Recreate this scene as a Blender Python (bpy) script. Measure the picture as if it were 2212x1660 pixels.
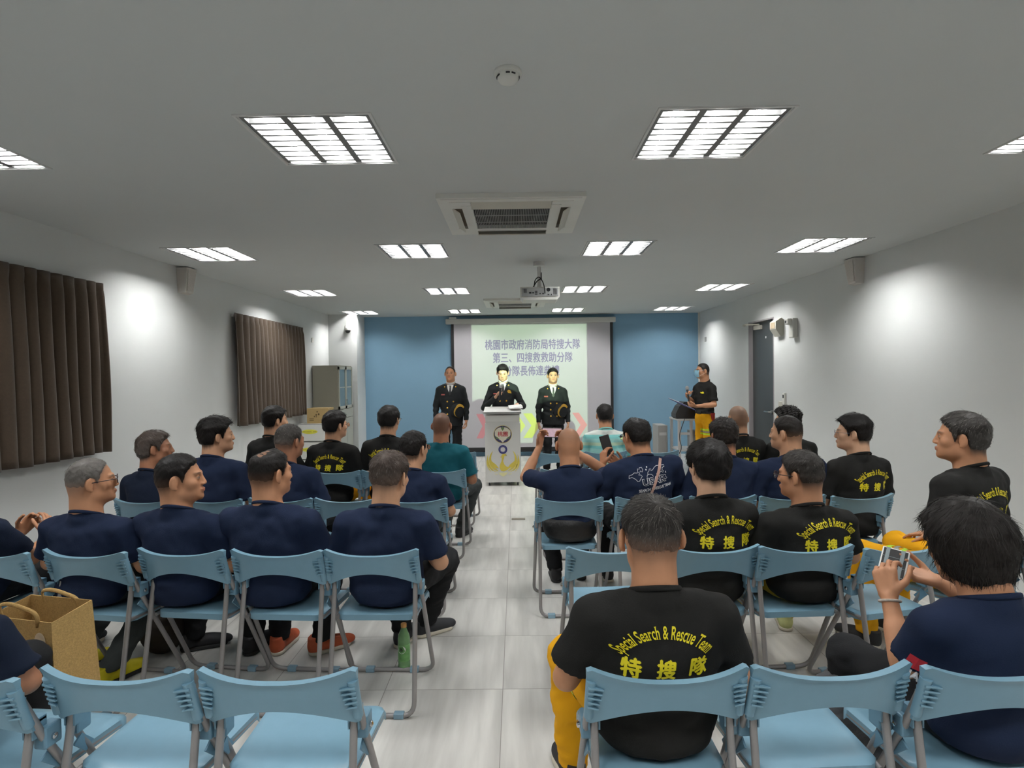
import bpy, math, random
import numpy as np
from mathutils import Vector, Matrix, Euler
from mathutils.bvhtree import BVHTree

for _o in list(bpy.data.objects):
    bpy.data.objects.remove(_o, do_unlink=True)
SC = bpy.context.scene
COL = SC.collection
rng = np.random.default_rng(7)
random.seed(7)

# ------------------------------------------------------------------ camera
CAM_H = 1.6
cam_data = bpy.data.cameras.new('camera')
cam_data.sensor_fit = 'HORIZONTAL'
cam_data.sensor_width = 36.0
cam_data.lens = 36.0 * 1250.0 / 2212.0
cam_data.clip_start = 0.05
cam_data.clip_end = 60
cam = bpy.data.objects.new('camera', cam_data)
COL.objects.link(cam)
cam.location = (0, 0, CAM_H)
_m = Matrix.Rotation(0.008, 4, 'Z') @ Matrix.Rotation(math.pi / 2 - 0.016, 4, 'X') @ Matrix.Rotation(-0.013, 4, 'Z')
cam.rotation_euler = _m.to_euler()
SC.camera = cam

# ------------------------------------------------------------------ world and exposure
w = bpy.data.worlds.new('world')
SC.world = w
w.use_nodes = True
w.node_tree.nodes['Background'].inputs[0].default_value = (0.6, 0.65, 0.7, 1)
w.node_tree.nodes['Background'].inputs[1].default_value = 0.02
SC.view_settings.view_transform = 'Standard'
SC.view_settings.look = 'None'
SC.view_settings.gamma = 1.0
SC.view_settings.use_curve_mapping = False
SC.view_settings.exposure = 0.0
SC.cycles.max_bounces = 7
SC.cycles.diffuse_bounces = 4
SC.cycles.glossy_bounces = 3
SC.cycles.transmission_bounces = 6
SC.cycles.caustics_reflective = False
SC.cycles.caustics_refractive = False
SC.cycles.sample_clamp_indirect = 3.0
TUBE_POWER = 180.0          # emission strength of a fluorescent tube

# ------------------------------------------------------------------ helpers
def srgb(r, g, b):
    f = lambda c: (c / 255 / 12.92) if c / 255 <= 0.04045 else ((c / 255 + 0.055) / 1.055) ** 2.4
    return (f(r), f(g), f(b))

def new_mat(name, col, rough=0.6, metal=0.0, noise=None, bump=None, vcol=False, emit=None, spec=0.5, coat=0.0, trans=0.0, stretch=None, sheen=0.0):
    """Principled material; noise=(scale, amount) varies the colour, bump=(scale, strength)."""
    m = bpy.data.materials.new(name)
    m.use_nodes = True
    nt = m.node_tree
    b = nt.nodes['Principled BSDF']
    b.inputs['Roughness'].default_value = rough
    b.inputs['Metallic'].default_value = metal
    b.inputs['Specular IOR Level'].default_value = spec
    b.inputs['Coat Weight'].default_value = coat
    b.inputs['Sheen Weight'].default_value = sheen
    if trans:
        b.inputs['Transmission Weight'].default_value = trans
    c4 = tuple(col) + (1,)
    b.inputs['Base Color'].default_value = c4
    tc = None
    def coords():
        nonlocal tc
        if tc is None:
            t = nt.nodes.new('ShaderNodeTexCoord')
            mp = nt.nodes.new('ShaderNodeMapping')
            if stretch: mp.inputs['Scale'].default_value = stretch
            nt.links.new(t.outputs['Object'], mp.inputs['Vector'])
            tc = mp.outputs['Vector']
        return tc
    src = None
    if vcol:
        a = nt.nodes.new('ShaderNodeAttribute'); a.attribute_name = 'col'
        src = a.outputs['Color']
    if noise:
        n = nt.nodes.new('ShaderNodeTexNoise'); n.inputs['Scale'].default_value = noise[0]; n.inputs['Detail'].default_value = 5
        nt.links.new(coords(), n.inputs['Vector'])
        mr = nt.nodes.new('ShaderNodeMapRange')
        mr.inputs['From Min'].default_value = 0.3; mr.inputs['From Max'].default_value = 0.7
        mr.inputs['To Min'].default_value = 1 - noise[1]; mr.inputs['To Max'].default_value = 1 + noise[1]
        nt.links.new(n.outputs['Fac'], mr.inputs['Value'])
        mx = nt.nodes.new('ShaderNodeVectorMath'); mx.operation = 'SCALE'
        if src is not None: nt.links.new(src, mx.inputs[0])
        else: mx.inputs[0].default_value = col
        nt.links.new(mr.outputs['Result'], mx.inputs['Scale'])
        src = mx.outputs['Vector']
    if src is not None:
        nt.links.new(src, b.inputs['Base Color'])
    if bump:
        n2 = nt.nodes.new('ShaderNodeTexNoise'); n2.inputs['Scale'].default_value = bump[0]; n2.inputs['Detail'].default_value = 3
        nt.links.new(coords(), n2.inputs['Vector'])
        bp = nt.nodes.new('ShaderNodeBump'); bp.inputs['Strength'].default_value = bump[1]; bp.inputs['Distance'].default_value = 0.01
        nt.links.new(n2.outputs['Fac'], bp.inputs['Height'])
        nt.links.new(bp.outputs['Normal'], b.inputs['Normal'])
    if emit:
        b.inputs['Emission Color'].default_value = tuple(emit[0]) + (1,)
        b.inputs['Emission Strength'].default_value = emit[1]
    return m

class MB:
    """collects geometry for one mesh object; face material index kept per face."""
    def __init__(s): s.v = []; s.f = []; s.mi = []
    def add(s, vs, fs, mi=0):
        o = len(s.v); s.v += [tuple(map(float, q)) for q in vs]
        s.f += [tuple(int(i) + o for i in f) for f in fs]; s.mi += [mi] * len(fs)
        return s
    def box(s, lo, hi, mi=0, bev=0.0):
        x0, y0, z0 = lo; x1, y1, z1 = hi
        if bev <= 0:
            vs = [(x0,y0,z0),(x1,y0,z0),(x1,y1,z0),(x0,y1,z0),(x0,y0,z1),(x1,y0,z1),(x1,y1,z1),(x0,y1,z1)]
            return s.add(vs, [(3,2,1,0),(4,5,6,7),(0,1,5,4),(1,2,6,5),(2,3,7,6),(3,0,4,7)], mi)
        import bmesh
        bm = bmesh.new(); bmesh.ops.create_cube(bm, size=1)
        for v in bm.verts:
            v.co = Vector(((x0+x1)/2 + v.co.x*(x1-x0), (y0+y1)/2 + v.co.y*(y1-y0), (z0+z1)/2 + v.co.z*(z1-z0)))
        bmesh.ops.bevel(bm, geom=bm.edges[:] , offset=bev, segments=2, affect='EDGES', profile=0.5)
        vs = [v.co[:] for v in bm.verts]; fs = [[v.index for v in f.verts] for f in bm.faces]
        bm.free()
        return s.add(vs, fs, mi)
    def tube(s, pts, r, n=8, cap=True, mi=0, r2=None, closed=False, flat=None):
        P = [np.array(p, float) for p in pts]
        m = len(P); V = []
        T = []
        for i in range(m):
            if closed: t = P[(i+1) % m] - P[i-1]
            else: t = P[min(i+1, m-1)] - P[max(i-1, 0)]
            T.append(t / (np.linalg.norm(t) + 1e-12))
        u = np.cross(T[0], [0, 0, 1.0])
        if np.linalg.norm(u) < 1e-3: u = np.cross(T[0], [0, 1.0, 0])
        u /= np.linalg.norm(u)
        for i in range(m):
            u = u - T[i] * (u @ T[i]); u /= np.linalg.norm(u)
            vv = np.cross(T[i], u)
            ri = r if r2 is None else r + (r2 - r) * i / (m - 1)
            for k in range(n):
                a = 2 * math.pi * k / n
                fx, fy = (1, 1) if flat is None else flat
                V.append(P[i] + ri * (math.cos(a) * u * fx + math.sin(a) * vv * fy))
        F = []
        for i in range(m if closed else m - 1):
            for k in range(n):
                a = i * n + k; b = i * n + (k + 1) % n
                j = (i + 1) % m
                F.append((a, b, j * n + (k + 1) % n, j * n + k))
        if cap and not closed:
            F.append(tuple(range(n))[::-1]); F.append(tuple(range((m-1)*n, m*n)))
        return s.add(V, F, mi)
    def lathe(s, prof, n=24, c=(0,0,0), mi=0, axis='z', cap=True):
        V = []; F = []
        for (r, z) in prof:
            for k in range(n):
                a = 2*math.pi*k/n
                p = (r*math.cos(a), r*math.sin(a), z)
                if axis == 'x': p = (p[2], p[0], p[1])
                if axis == 'y': p = (p[0], p[2], p[1])
                V.append((p[0]+c[0], p[1]+c[1], p[2]+c[2]))
        for i in range(len(prof)-1):
            for k in range(n):
                F.append((i*n+k, i*n+(k+1)%n, (i+1)*n+(k+1)%n, (i+1)*n+k))
        if cap:
            F.append(tuple(range(n))[::-1]); F.append(tuple(range((len(prof)-1)*n, len(prof)*n)))
        return s.add(V, F, mi)
    def prism(s, poly, axis, a, b, mi=0):
        """poly: 2D outline extruded along axis from a to b"""
        n = len(poly)
        def mk(p, h):
            return {'x': (h, p[0], p[1]), 'y': (p[0], h, p[1]), 'z': (p[0], p[1], h)}[axis]
        vs = [mk(p, a) for p in poly] + [mk(p, b) for p in poly]
        fs = [tuple(range(n))[::-1], tuple(range(n, 2*n))] + [(i, (i+1)%n, n+(i+1)%n, n+i) for i in range(n)]
        return s.add(vs, fs, mi)
    def build(s, name, mats, parent=None, smooth=False, auto=None):
        me = bpy.data.meshes.new(name)
        me.from_pydata(s.v, [], s.f)
        if not isinstance(mats, (list, tuple)): mats = [mats]
        for m in mats: me.materials.append(m)
        if len(mats) > 1: me.polygons.foreach_set('material_index', s.mi)
        import bmesh
        bm = bmesh.new(); bm.from_mesh(me); bmesh.ops.recalc_face_normals(bm, faces=bm.faces); bm.to_mesh(me); bm.free()
        if smooth or auto:
            me.polygons.foreach_set('use_smooth', [True]*len(me.polygons))
        if auto: me.set_sharp_from_angle(angle=math.radians(auto))
        o = bpy.data.objects.new(name, me); COL.objects.link(o)
        if parent is not None: o.parent = parent
        return o

def np_mesh(name, V, F, mat, parent=None, smooth=True, col=None):
    V = np.asarray(V, np.float32); F = np.asarray(F, np.int32)
    me = bpy.data.meshes.new(name)
    k = F.shape[1]
    me.vertices.add(len(V)); me.vertices.foreach_set('co', V.ravel())
    me.loops.add(F.size); me.loops.foreach_set('vertex_index', F.ravel())
    me.polygons.add(len(F)); me.polygons.foreach_set('loop_start', np.arange(0, F.size, k, dtype=np.int32))
    me.polygons.foreach_set('use_smooth', np.full(len(F), smooth))
    me.update(calc_edges=True)
    if col is not None:
        a = me.color_attributes.new('col', 'FLOAT_COLOR', 'POINT')
        a.data.foreach_set('color', np.c_[col, np.ones(len(col))].astype(np.float32).ravel())
    me.materials.append(mat)
    o = bpy.data.objects.new(name, me); COL.objects.link(o)
    if parent is not None: o.parent = parent
    return o

def tag(o, label=None, cat=None, group=None, kind=None):
    if label: o['label'] = label
    if cat: o['category'] = cat
    if group: o['group'] = group
    if kind: o['kind'] = kind
    return o

def empty(name, loc=(0,0,0), rz=0.0):
    o = bpy.data.objects.new(name, None); COL.objects.link(o)
    o.empty_display_size = 0.1
    o.location = loc; o.rotation_euler = (0, 0, rz)
    return o

def copy_tree(o, parent=None):
    c = o.copy(); COL.objects.link(c); c.parent = parent
    for ch in list(o.children): copy_tree(ch, c)
    return c

def fillet(pts, rad=0.05, n=5):
    out = [np.array(pts[0], float)]
    for i in range(1, len(pts)-1):
        a, b, c = (np.array(q, float) for q in pts[i-1:i+2])
        da, dc = a-b, c-b
        r = min(rad, 0.49*np.linalg.norm(da), 0.49*np.linalg.norm(dc))
        p, q = b + da/np.linalg.norm(da)*r, b + dc/np.linalg.norm(dc)*r
        for k in range(n+1):
            t = k/n
            out.append((1-t)**2*p + 2*t*(1-t)*b + t*t*q)
    out.append(np.array(pts[-1], float))
    return out

# text as flat triangle meshes (font outlines), cached
_tc = {}
def text_flat(s, size=1.0, bold=0.0, res=3):
    key = (s, size, bold)
    if key in _tc: return _tc[key]
    if bold and any(ord(c) > 0x2E80 for c in s):
        # heavier strokes: the same outline laid down five times with tiny shifts
        V0, F0 = text_flat(s, size, 0.0, res)
        Vs, Fs = [], []
        for dx, dy in ((0, 0), (bold, 0), (-bold, 0), (0, bold*.8), (0, -bold*.8)):
            o_ = len(V0)*len(Vs); Vs.append(V0 + [dx, dy]); Fs += [tuple(i+o_ for i in f) for f in F0]
        _tc[key] = (np.concatenate(Vs), Fs)
        return _tc[key]
    cu = bpy.data.curves.new('t', 'FONT'); cu.body = s; cu.size = size; cu.offset = bold; cu.resolution_u = res
    cu.align_x = 'CENTER'
    o = bpy.data.objects.new('t', cu); COL.objects.link(o)
    bpy.context.view_layer.update()
    me = o.to_mesh()
    V = np.array([v.co[:2] for v in me.vertices]).reshape(-1, 2)
    F = [tuple(p.vertices) for p in me.polygons]
    o.to_mesh_clear()
    bpy.data.objects.remove(o); bpy.data.curves.remove(cu)
    _tc[key] = (V, F)
    return V, F

def serifs(V, F, size):
    """small slab feet on the ends of upright strokes, as on the serif letters of the shirts"""
    cnt = {}
    for f in F:
        for i in range(len(f)):
            e = tuple(sorted((f[i], f[(i+1) % len(f)]))); cnt[e] = cnt.get(e, 0) + 1
    V = [tuple(v) for v in V]; F = list(F)
    for (a, b), n in cnt.items():
        if n != 1: continue
        (xa, ya), (xb, yb) = V[a], V[b]
        L_ = abs(xa-xb)
        if abs(ya-yb) < .01*size and .045*size < L_ < .12*size:
            xm, ym = (xa+xb)/2, (ya+yb)/2
            up = ym < .2*size
            h = .035*size*(1 if up else -1); w_ = L_*.5 + .045*size
            o_ = len(V); V += [(xm-w_, ym), (xm+w_, ym), (xm+w_, ym+h), (xm-w_, ym+h)]; F.append((o_, o_+1, o_+2, o_+3))
    return np.array(V), F

def layered(s, V):
    """depth step per copy so the stacked outlines of heavy CJK text never coincide"""
    n = max(1, len(V)//5) if any(ord(c) > 0x2E80 for c in s) else len(V)
    return [(i//n)*.0002 for i in range(len(V))]

# ------------------------------------------------------------------ implicit surfaces (people)
f32 = np.float32
def smin(a, b, k):
    if k <= 1e-6: return np.minimum(a, b)
    h = np.clip(0.5 + 0.5*(b-a)/f32(k), 0, 1)
    return b*(1-h) + a*h - f32(k)*h*(1-h)

class Field:
    def __init__(s, lo, hi, res):
        s.lo = np.array(lo, float); s.res = res
        n = np.ceil((np.array(hi)-s.lo)/res).astype(int) + 1
        s.ax = [(s.lo[i] + res*np.arange(n[i])).astype(f32) for i in range(3)]
        s.F = np.full(tuple(n), 1.0, f32)
    def blk(s, blo, bhi, pad):
        sl = []
        for i in range(3):
            a = int(np.floor((blo[i]-pad-s.lo[i])/s.res)); b = int(np.ceil((bhi[i]+pad-s.lo[i])/s.res)) + 1
            a = max(a, 0); b = min(b, len(s.ax[i]))
            if b - a < 1: return None
            sl.append(slice(a, b))
        return tuple(sl)
    def pts(s, sl):
        return s.ax[0][sl[0]][:,None,None], s.ax[1][sl[1]][None,:,None], s.ax[2][sl[2]][None,None,:]
    def put(s, sl, d, op, k):
        if op == 'add': s.F[sl] = smin(s.F[sl], d, k)
        else: s.F[sl] = -smin(-s.F[sl], d, k)
    def cone(s, a, b, r1, r2, k=0.02, op='add', sc=(1,1,1)):
        a = np.array(a, float); b = np.array(b, float); sc = np.array(sc, float)
        R = max(r1, r2)*sc
        sl = s.blk(np.minimum(a, b)-R, np.maximum(a, b)+R, k + 2.5*s.res)
        if sl is None: return s
        X, Y, Z = s.pts(sl)
        x = (X-f32(a[0]))/f32(sc[0]); y = (Y-f32(a[1]))/f32(sc[1]); z = (Z-f32(a[2]))/f32(sc[2])
        ba = ((b-a)/sc).astype(f32); L = f32(max(ba@ba, 1e-9))
        t = np.clip((x*ba[0]+y*ba[1]+z*ba[2])/L, 0, 1)
        d = np.sqrt((x-t*ba[0])**2 + (y-t*ba[1])**2 + (z-t*ba[2])**2) - (f32(r1)+f32(r2-r1)*t)
        s.put(sl, d*f32(min(sc)), op, k); return s
    def ell(s, c, r, R=None, k=0.02, op='add', o=None):
        """ellipsoid; with frame (R, o): c is given in that frame"""
        c = np.array(c, float); r = np.array(r, float)
        if R is None: R = np.eye(3)
        cw = (o + R@c) if o is not None else c
        ext = np.sqrt(((R*r)**2).sum(1))
        sl = s.blk(cw-ext, cw+ext, k + 2.5*s.res)
        if sl is None: return s
        X, Y, Z = s.pts(sl)
        X = X-f32(cw[0]); Y = Y-f32(cw[1]); Z = Z-f32(cw[2])
        Rf = R.astype(f32)
        q = [(Rf[0,i]*X + Rf[1,i]*Y + Rf[2,i]*Z) for i in range(3)]
        k0 = np.sqrt(sum((q[i]/f32(r[i]))**2 for i in range(3)))
        k1 = np.sqrt(sum((q[i]/f32(r[i]**2))**2 for i in range(3))) + f32(1e-6)
        d = k0*(k0-1)/k1
        s.put(sl, d, op, k); return s
    def cut(s, c, n, rad=None):
        """remove everything on the side of the plane the normal points to (within rad of c)"""
        c = np.array(c, float); n = np.array(n, float); n /= np.linalg.norm(n)
        sl = s.blk(c-rad, c+rad, 0) if rad else (slice(None),)*3
        if sl is None: return s
        X, Y, Z = s.pts(sl)
        d = (X-f32(c[0]))*f32(n[0]) + (Y-f32(c[1]))*f32(n[1]) + (Z-f32(c[2]))*f32(n[2])
        s.F[sl] = np.maximum(s.F[sl], d); return s
    def nets(s):
        F = s.F
        F[0] = F[-1] = 1; F[:,0] = F[:,-1] = 1; F[:,:,0] = F[:,:,-1] = 1
        S = F < 0
        c = np.zeros(tuple(np.array(F.shape)-1), np.uint8)
        for dx in (0,1):
            for dy in (0,1):
                for dz in (0,1):
                    c += S[dx:F.shape[0]-1+dx, dy:F.shape[1]-1+dy, dz:F.shape[2]-1+dz]
        act = (c > 0) & (c < 8)
        idx = np.full(c.shape, -1, np.int32)
        I, J, K = np.nonzero(act); n = len(I)
        idx[I, J, K] = np.arange(n)
        P = np.zeros((n, 3)); N = np.zeros(n)
        cs = [(x,y,z) for x in (0,1) for y in (0,1) for z in (0,1)]
        for a in cs:
            for ax in range(3):
                if a[ax]: continue
                b = list(a); b[ax] = 1
                fa = F[I+a[0], J+a[1], K+a[2]]; fb = F[I+b[0], J+b[1], K+b[2]]
                m = (fa < 0) != (fb < 0)
                t = fa[m]/(fa[m]-fb[m])
                q = np.tile(np.array(a, float), (m.sum(), 1)); q[:, ax] += t
                P[m] += q; N[m] += 1
        V = s.lo + (np.stack([I,J,K],1) + P/np.maximum(N,1)[:,None])*s.res
        Q = []
        for ax in range(3):
            a1, a2 = (ax+1)%3, (ax+2)%3
            sh = list(F.shape)
            lo = [slice(1, sh[i]-1) for i in range(3)]; lo[ax] = slice(0, sh[ax]-1)
            hi = list(lo); hi[ax] = slice(1, sh[ax])
            d = S[tuple(lo)] != S[tuple(hi)]
            G = list(np.nonzero(d))
            for i in range(3):
                if i != ax: G[i] = G[i] + 1
            sgn = S[tuple(G)]
            def cell(o1, o2):
                g = [q.copy() for q in G]; g[a1] = g[a1]-o1; g[a2] = g[a2]-o2
                return idx[tuple(g)]
            q = np.stack([cell(1,1), cell(0,1), cell(0,0), cell(1,0)], 1)
            q[~sgn] = q[~sgn][:, ::-1]
            Q.append(q)
        Q = np.concatenate(Q)
        Q = Q[(Q >= 0).all(1)]
        return V, Q

def vnormals(V, Q):
    n = np.cross(V[Q[:,2]]-V[Q[:,0]], V[Q[:,3]]-V[Q[:,1]])
    N = np.zeros_like(V)
    for i in range(4): np.add.at(N, Q[:,i], n)
    return N/(np.linalg.norm(N, axis=1)[:,None]+1e-12)

def relax(V, Q, it=1, lam=0.5):
    for _ in range(it):
        A = np.zeros_like(V); C = np.zeros(len(V))
        for i in range(4):
            j = (i+1) % 4
            np.add.at(A, Q[:,i], V[Q[:,j]]); np.add.at(C, Q[:,i], 1)
            np.add.at(A, Q[:,j], V[Q[:,i]]); np.add.at(C, Q[:,j], 1)
        V = V + lam*(A/np.maximum(C,1)[:,None]-V)
    return V

def sstep(a, b, x):
    t = np.clip((x-a)/(b-a), 0, 1); return t*t*(3-2*t)

def wob(P, sc, seed=0):
    """cheap smooth noise from warped sines, about -1..1"""
    a = P*sc + seed*3.17
    x, y, z = a[:,0], a[:,1], a[:,2]
    return (np.sin(x+1.7*np.sin(y*0.9+z)) + np.sin(y*1.3+1.5*np.sin(z*1.1-x)) + np.sin(z*1.1+1.6*np.sin(x*0.7+y)))/3

def Rz(a): c, s = math.cos(a), math.sin(a); return np.array([[c,-s,0],[s,c,0],[0,0,1.0]])
def Rx(a): c, s = math.cos(a), math.sin(a); return np.array([[1.0,0,0],[0,c,-s],[0,s,c]])
def Ry(a): c, s = math.cos(a), math.sin(a); return np.array([[c,0,s],[0,1.0,0],[-s,0,c]])
D2R = math.pi/180
# ------------------------------------------------------------------ room dimensions
XL, XR, YB, YF, HC = -3.52, 3.60, 11.40, -1.6, 2.77
YP = 10.84            # front of the left pillar
M = {}
def light_cols(): return (-2.85, -0.94, 0.95, 2.86)
def light_rows(): return (0.30, 2.88, 5.44, 8.02, 10.58)

# floor: 60 cm stone-look tiles, veined, slightly glossy
def floor_material():
    m = bpy.data.materials.new('floor_tile'); m.use_nodes = True
    nt = m.node_tree; N = nt.nodes; L = nt.links; b = N['Principled BSDF']
    tc = N.new('ShaderNodeTexCoord')
    mp = N.new('ShaderNodeMapping'); mp.inputs['Location'].default_value = (0.09, 0.08, 0)
    L.new(tc.outputs['Object'], mp.inputs['Vector'])
    br = N.new('ShaderNodeTexBrick'); br.offset = 0.0; br.squash = 1.0
    br.inputs['Scale'].default_value = 1.0
    br.inputs['Brick Width'].default_value = 0.6; br.inputs['Row Height'].default_value = 0.6
    br.inputs['Mortar Size'].default_value = 0.0022; br.inputs['Mortar Smooth'].default_value = 0.2
    br.inputs['Color1'].default_value = (0, 0, 0, 1); br.inputs['Color2'].default_value = (1, 1, 1, 1)
    br.inputs['Mortar'].default_value = (0.5, 0.5, 0.5, 1)
    L.new(mp.outputs['Vector'], br.inputs['Vector'])
    # per-tile offset of the veins
    sc = N.new('ShaderNodeVectorMath'); sc.operation = 'MULTIPLY_ADD'
    L.new(br.outputs['Color'], sc.inputs[0]); sc.inputs[1].default_value = (7, 11, 3)
    L.new(mp.outputs['Vector'], sc.inputs[2])
    m2 = N.new('ShaderNodeMapping'); m2.inputs['Rotation'].default_value = (0, 0, 0.5); m2.inputs['Scale'].default_value = (5.0, 0.55, 1)
    L.new(sc.outputs['Vector'], m2.inputs['Vector'])
    n1 = N.new('ShaderNodeTexNoise'); n1.inputs['Scale'].default_value = 2.2; n1.inputs['Detail'].default_value = 8; n1.inputs['Distortion'].default_value = 0.25
    L.new(m2.outputs['Vector'], n1.inputs['Vector'])
    cr = N.new('ShaderNodeValToRGB'); e = cr.color_ramp.elements
    e[0].position = 0.30; e[0].color = srgb(182, 180, 176) + (1,)
    e[1].position = 0.72; e[1].color = srgb(218, 216, 211) + (1,)
    L.new(n1.outputs['Fac'], cr.inputs['Fac'])
    mx = N.new('ShaderNodeMix'); mx.data_type = 'RGBA'
    mx.inputs['B'].default_value = srgb(142, 138, 133) + (1,)
    L.new(br.outputs['Fac'], mx.inputs['Factor']); L.new(cr.outputs['Color'], mx.inputs['A'])
    L.new(mx.outputs['Result'], b.inputs['Base Color'])
    b.inputs['Roughness'].default_value = 0.33
    b.inputs['Specular IOR Level'].default_value = 0.4
    return m
M['floor'] = floor_material()
M['wall'] = new_mat('wall_paint_white', srgb(219, 221, 220), 0.85, noise=(3, 0.012), spec=0.2)
M['ceil'] = new_mat('ceiling_paint', srgb(212, 215, 214), 0.9, noise=(2, 0.01), spec=0.1)
M['blue'] = new_mat('wall_paint_blue', srgb(130, 166, 190), 0.8, noise=(3, 0.015), spec=0.2)
M['white_plastic'] = new_mat('white_plastic', srgb(228, 228, 222), 0.45, noise=(9, 0.015))
M['grey_plastic'] = new_mat('grey_plastic', srgb(150, 150, 148), 0.5, noise=(9, 0.02))
M['dark'] = new_mat('dark_plastic', srgb(28, 28, 30), 0.5, noise=(12, 0.05))
M['black_metal'] = new_mat('black_metal', srgb(34, 34, 36), 0.4, metal=0.3, noise=(12, 0.05))
M['alu'] = new_mat('brushed_aluminium', srgb(206, 206, 204), 0.32, metal=1.0, noise=(20, 0.04))
M['chrome'] = new_mat('chrome', srgb(220, 220, 222), 0.12, metal=1.0, noise=(20, 0.02))
M['steel_tube'] = new_mat('grey_painted_tube', srgb(150, 147, 147), 0.35, metal=0.35, noise=(15, 0.03))
M['door'] = new_mat('dark_grey_door_paint', srgb(72, 76, 77), 0.45, noise=(4, 0.03))
M['ivory'] = new_mat('ivory_plastic', srgb(205, 202, 190), 0.5, noise=(9, 0.02))
M['white_metal'] = new_mat('white_painted_metal', srgb(222, 222, 220), 0.4, noise=(9, 0.02))
M['paper'] = new_mat('white_paper', srgb(238, 238, 236), 0.8, noise=(12, 0.01))
M['black_rubber'] = new_mat('black_rubber', srgb(30, 30, 31), 0.7, noise=(14, 0.08))

b = MB(); b.box((XL-0.12, YF-0.12, -0.1), (XR+0.12, YB+0.12, 0.0))
tag(b.build('floor', M['floor']), kind='structure')
# ceiling with square openings for the recessed lights
LS = 0.30
xs = sorted([XL-0.12, XR+0.12] + [c+s*LS for c in light_cols() for s in (-1, 1)])
ys = sorted([YF-0.12, YB+0.12] + [r+s*LS for r in light_rows() for s in (-1, 1)])
b = MB()
for i in range(len(xs)-1):
    for j in range(len(ys)-1):
        cx, cy = (xs[i]+xs[i+1])/2, (ys[j]+ys[j+1])/2
        if any(abs(cx-c) < .01 for c in light_cols()) and any(abs(cy-r) < .01 for r in light_rows()): continue
        b.box((xs[i], ys[j], HC), (xs[i+1], ys[j+1], HC+0.02))
tag(b.build('ceiling', M['ceil']), kind='structure')
b = MB(); b.box((XL-0.12, YF-0.12, 0), (XL, YB+0.12, HC))
tag(b.build('wall_left', M['wall']), kind='structure')
DY0, DY1, DH = 8.12, 9.0, 2.36       # door opening in the right wall
b = MB(); b.box((XR, YF-0.12, 0), (XR+0.14, DY0, HC)); b.box((XR, DY1, 0), (XR+0.14, YB+0.12, HC)); b.box((XR, DY0, DH), (XR+0.14, DY1, HC))
tag(b.build('wall_right', M['wall']), kind='structure')
b = MB(); b.box((XL, YB, 0), (XR, YB+0.12, HC))
tag(b.build('wall_back', M['blue']), kind='structure')
b = MB(); b.box((XL, YF-0.12, 0), (XR, YF, HC))
tag(b.build('wall_front', M['wall']), kind='structure')
b = MB(); b.box((XL, YP, 0), (-2.985, YB, HC))
tag(b.build('wall_pillar', M['wall']), kind='structure')
# white conduit strip in the back right corner
b = MB(); b.box((XR-0.03, YB-0.035, 0.0), (XR, YB, HC), bev=0.004)
tag(b.build('trim_1', M['white_plastic']), kind='structure')
# door
b = MB(); b.box((XR+0.055, DY0+0.02, 0.01), (XR+0.095, DY1-0.03, DH-0.02))
dr = tag(b.build('door_1', M['door']), kind='structure')
b = MB(); b.box((XR-0.004, DY1-0.03, 0), (XR+0.14, DY1, DH)); b.box((XR-0.004, DY0, 0), (XR+0.05, DY0+0.02, DH)); b.box((XR-0.004, DY0, DH-0.02), (XR+0.14, DY1, DH))
b.build('door_frame', new_mat('door_frame_grey', srgb(165, 160, 162), 0.5, noise=(5, .03)), dr)
b = MB(); b.lathe([(0.028, XR+0.02), (0.028, XR+0.056)], 16, (0, 8.27, 1.02), axis='x'); b.tube(fillet([(XR+0.03, 8.27, 1.02), (XR-0.01, 8.27, 1.02), (XR-0.012, 8.42, 1.02)], .02), .011)
b.build('door_handle', M['alu'], dr)
b = MB(); b.box((XR+0.015, 8.62, DH-0.13), (XR+0.055, 8.86, DH-0.07), bev=.004)
b.build('closer_body', M['ivory'], dr)
b = MB(); b.tube([(XR+0.02, 8.66, DH-0.06), (XR-0.10, 8.86, DH-0.045)], .012, 6); b.tube([(XR-0.10, 8.86, DH-0.045), (XR-0.01, 9.12, DH-0.035)], .012, 6); b.box((XR-0.03, 9.07, DH-0.05), (XR-0.001, 9.16, DH-0.02))
b.build('closer_arm', M['ivory'], dr)
b = MB(); b.lathe([(0.017, XR+0.05), (0.017, XR+0.054)], 14, (0, 8.50, 2.10), axis='x')
b.build('round_sticker', M['paper'], dr)

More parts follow.
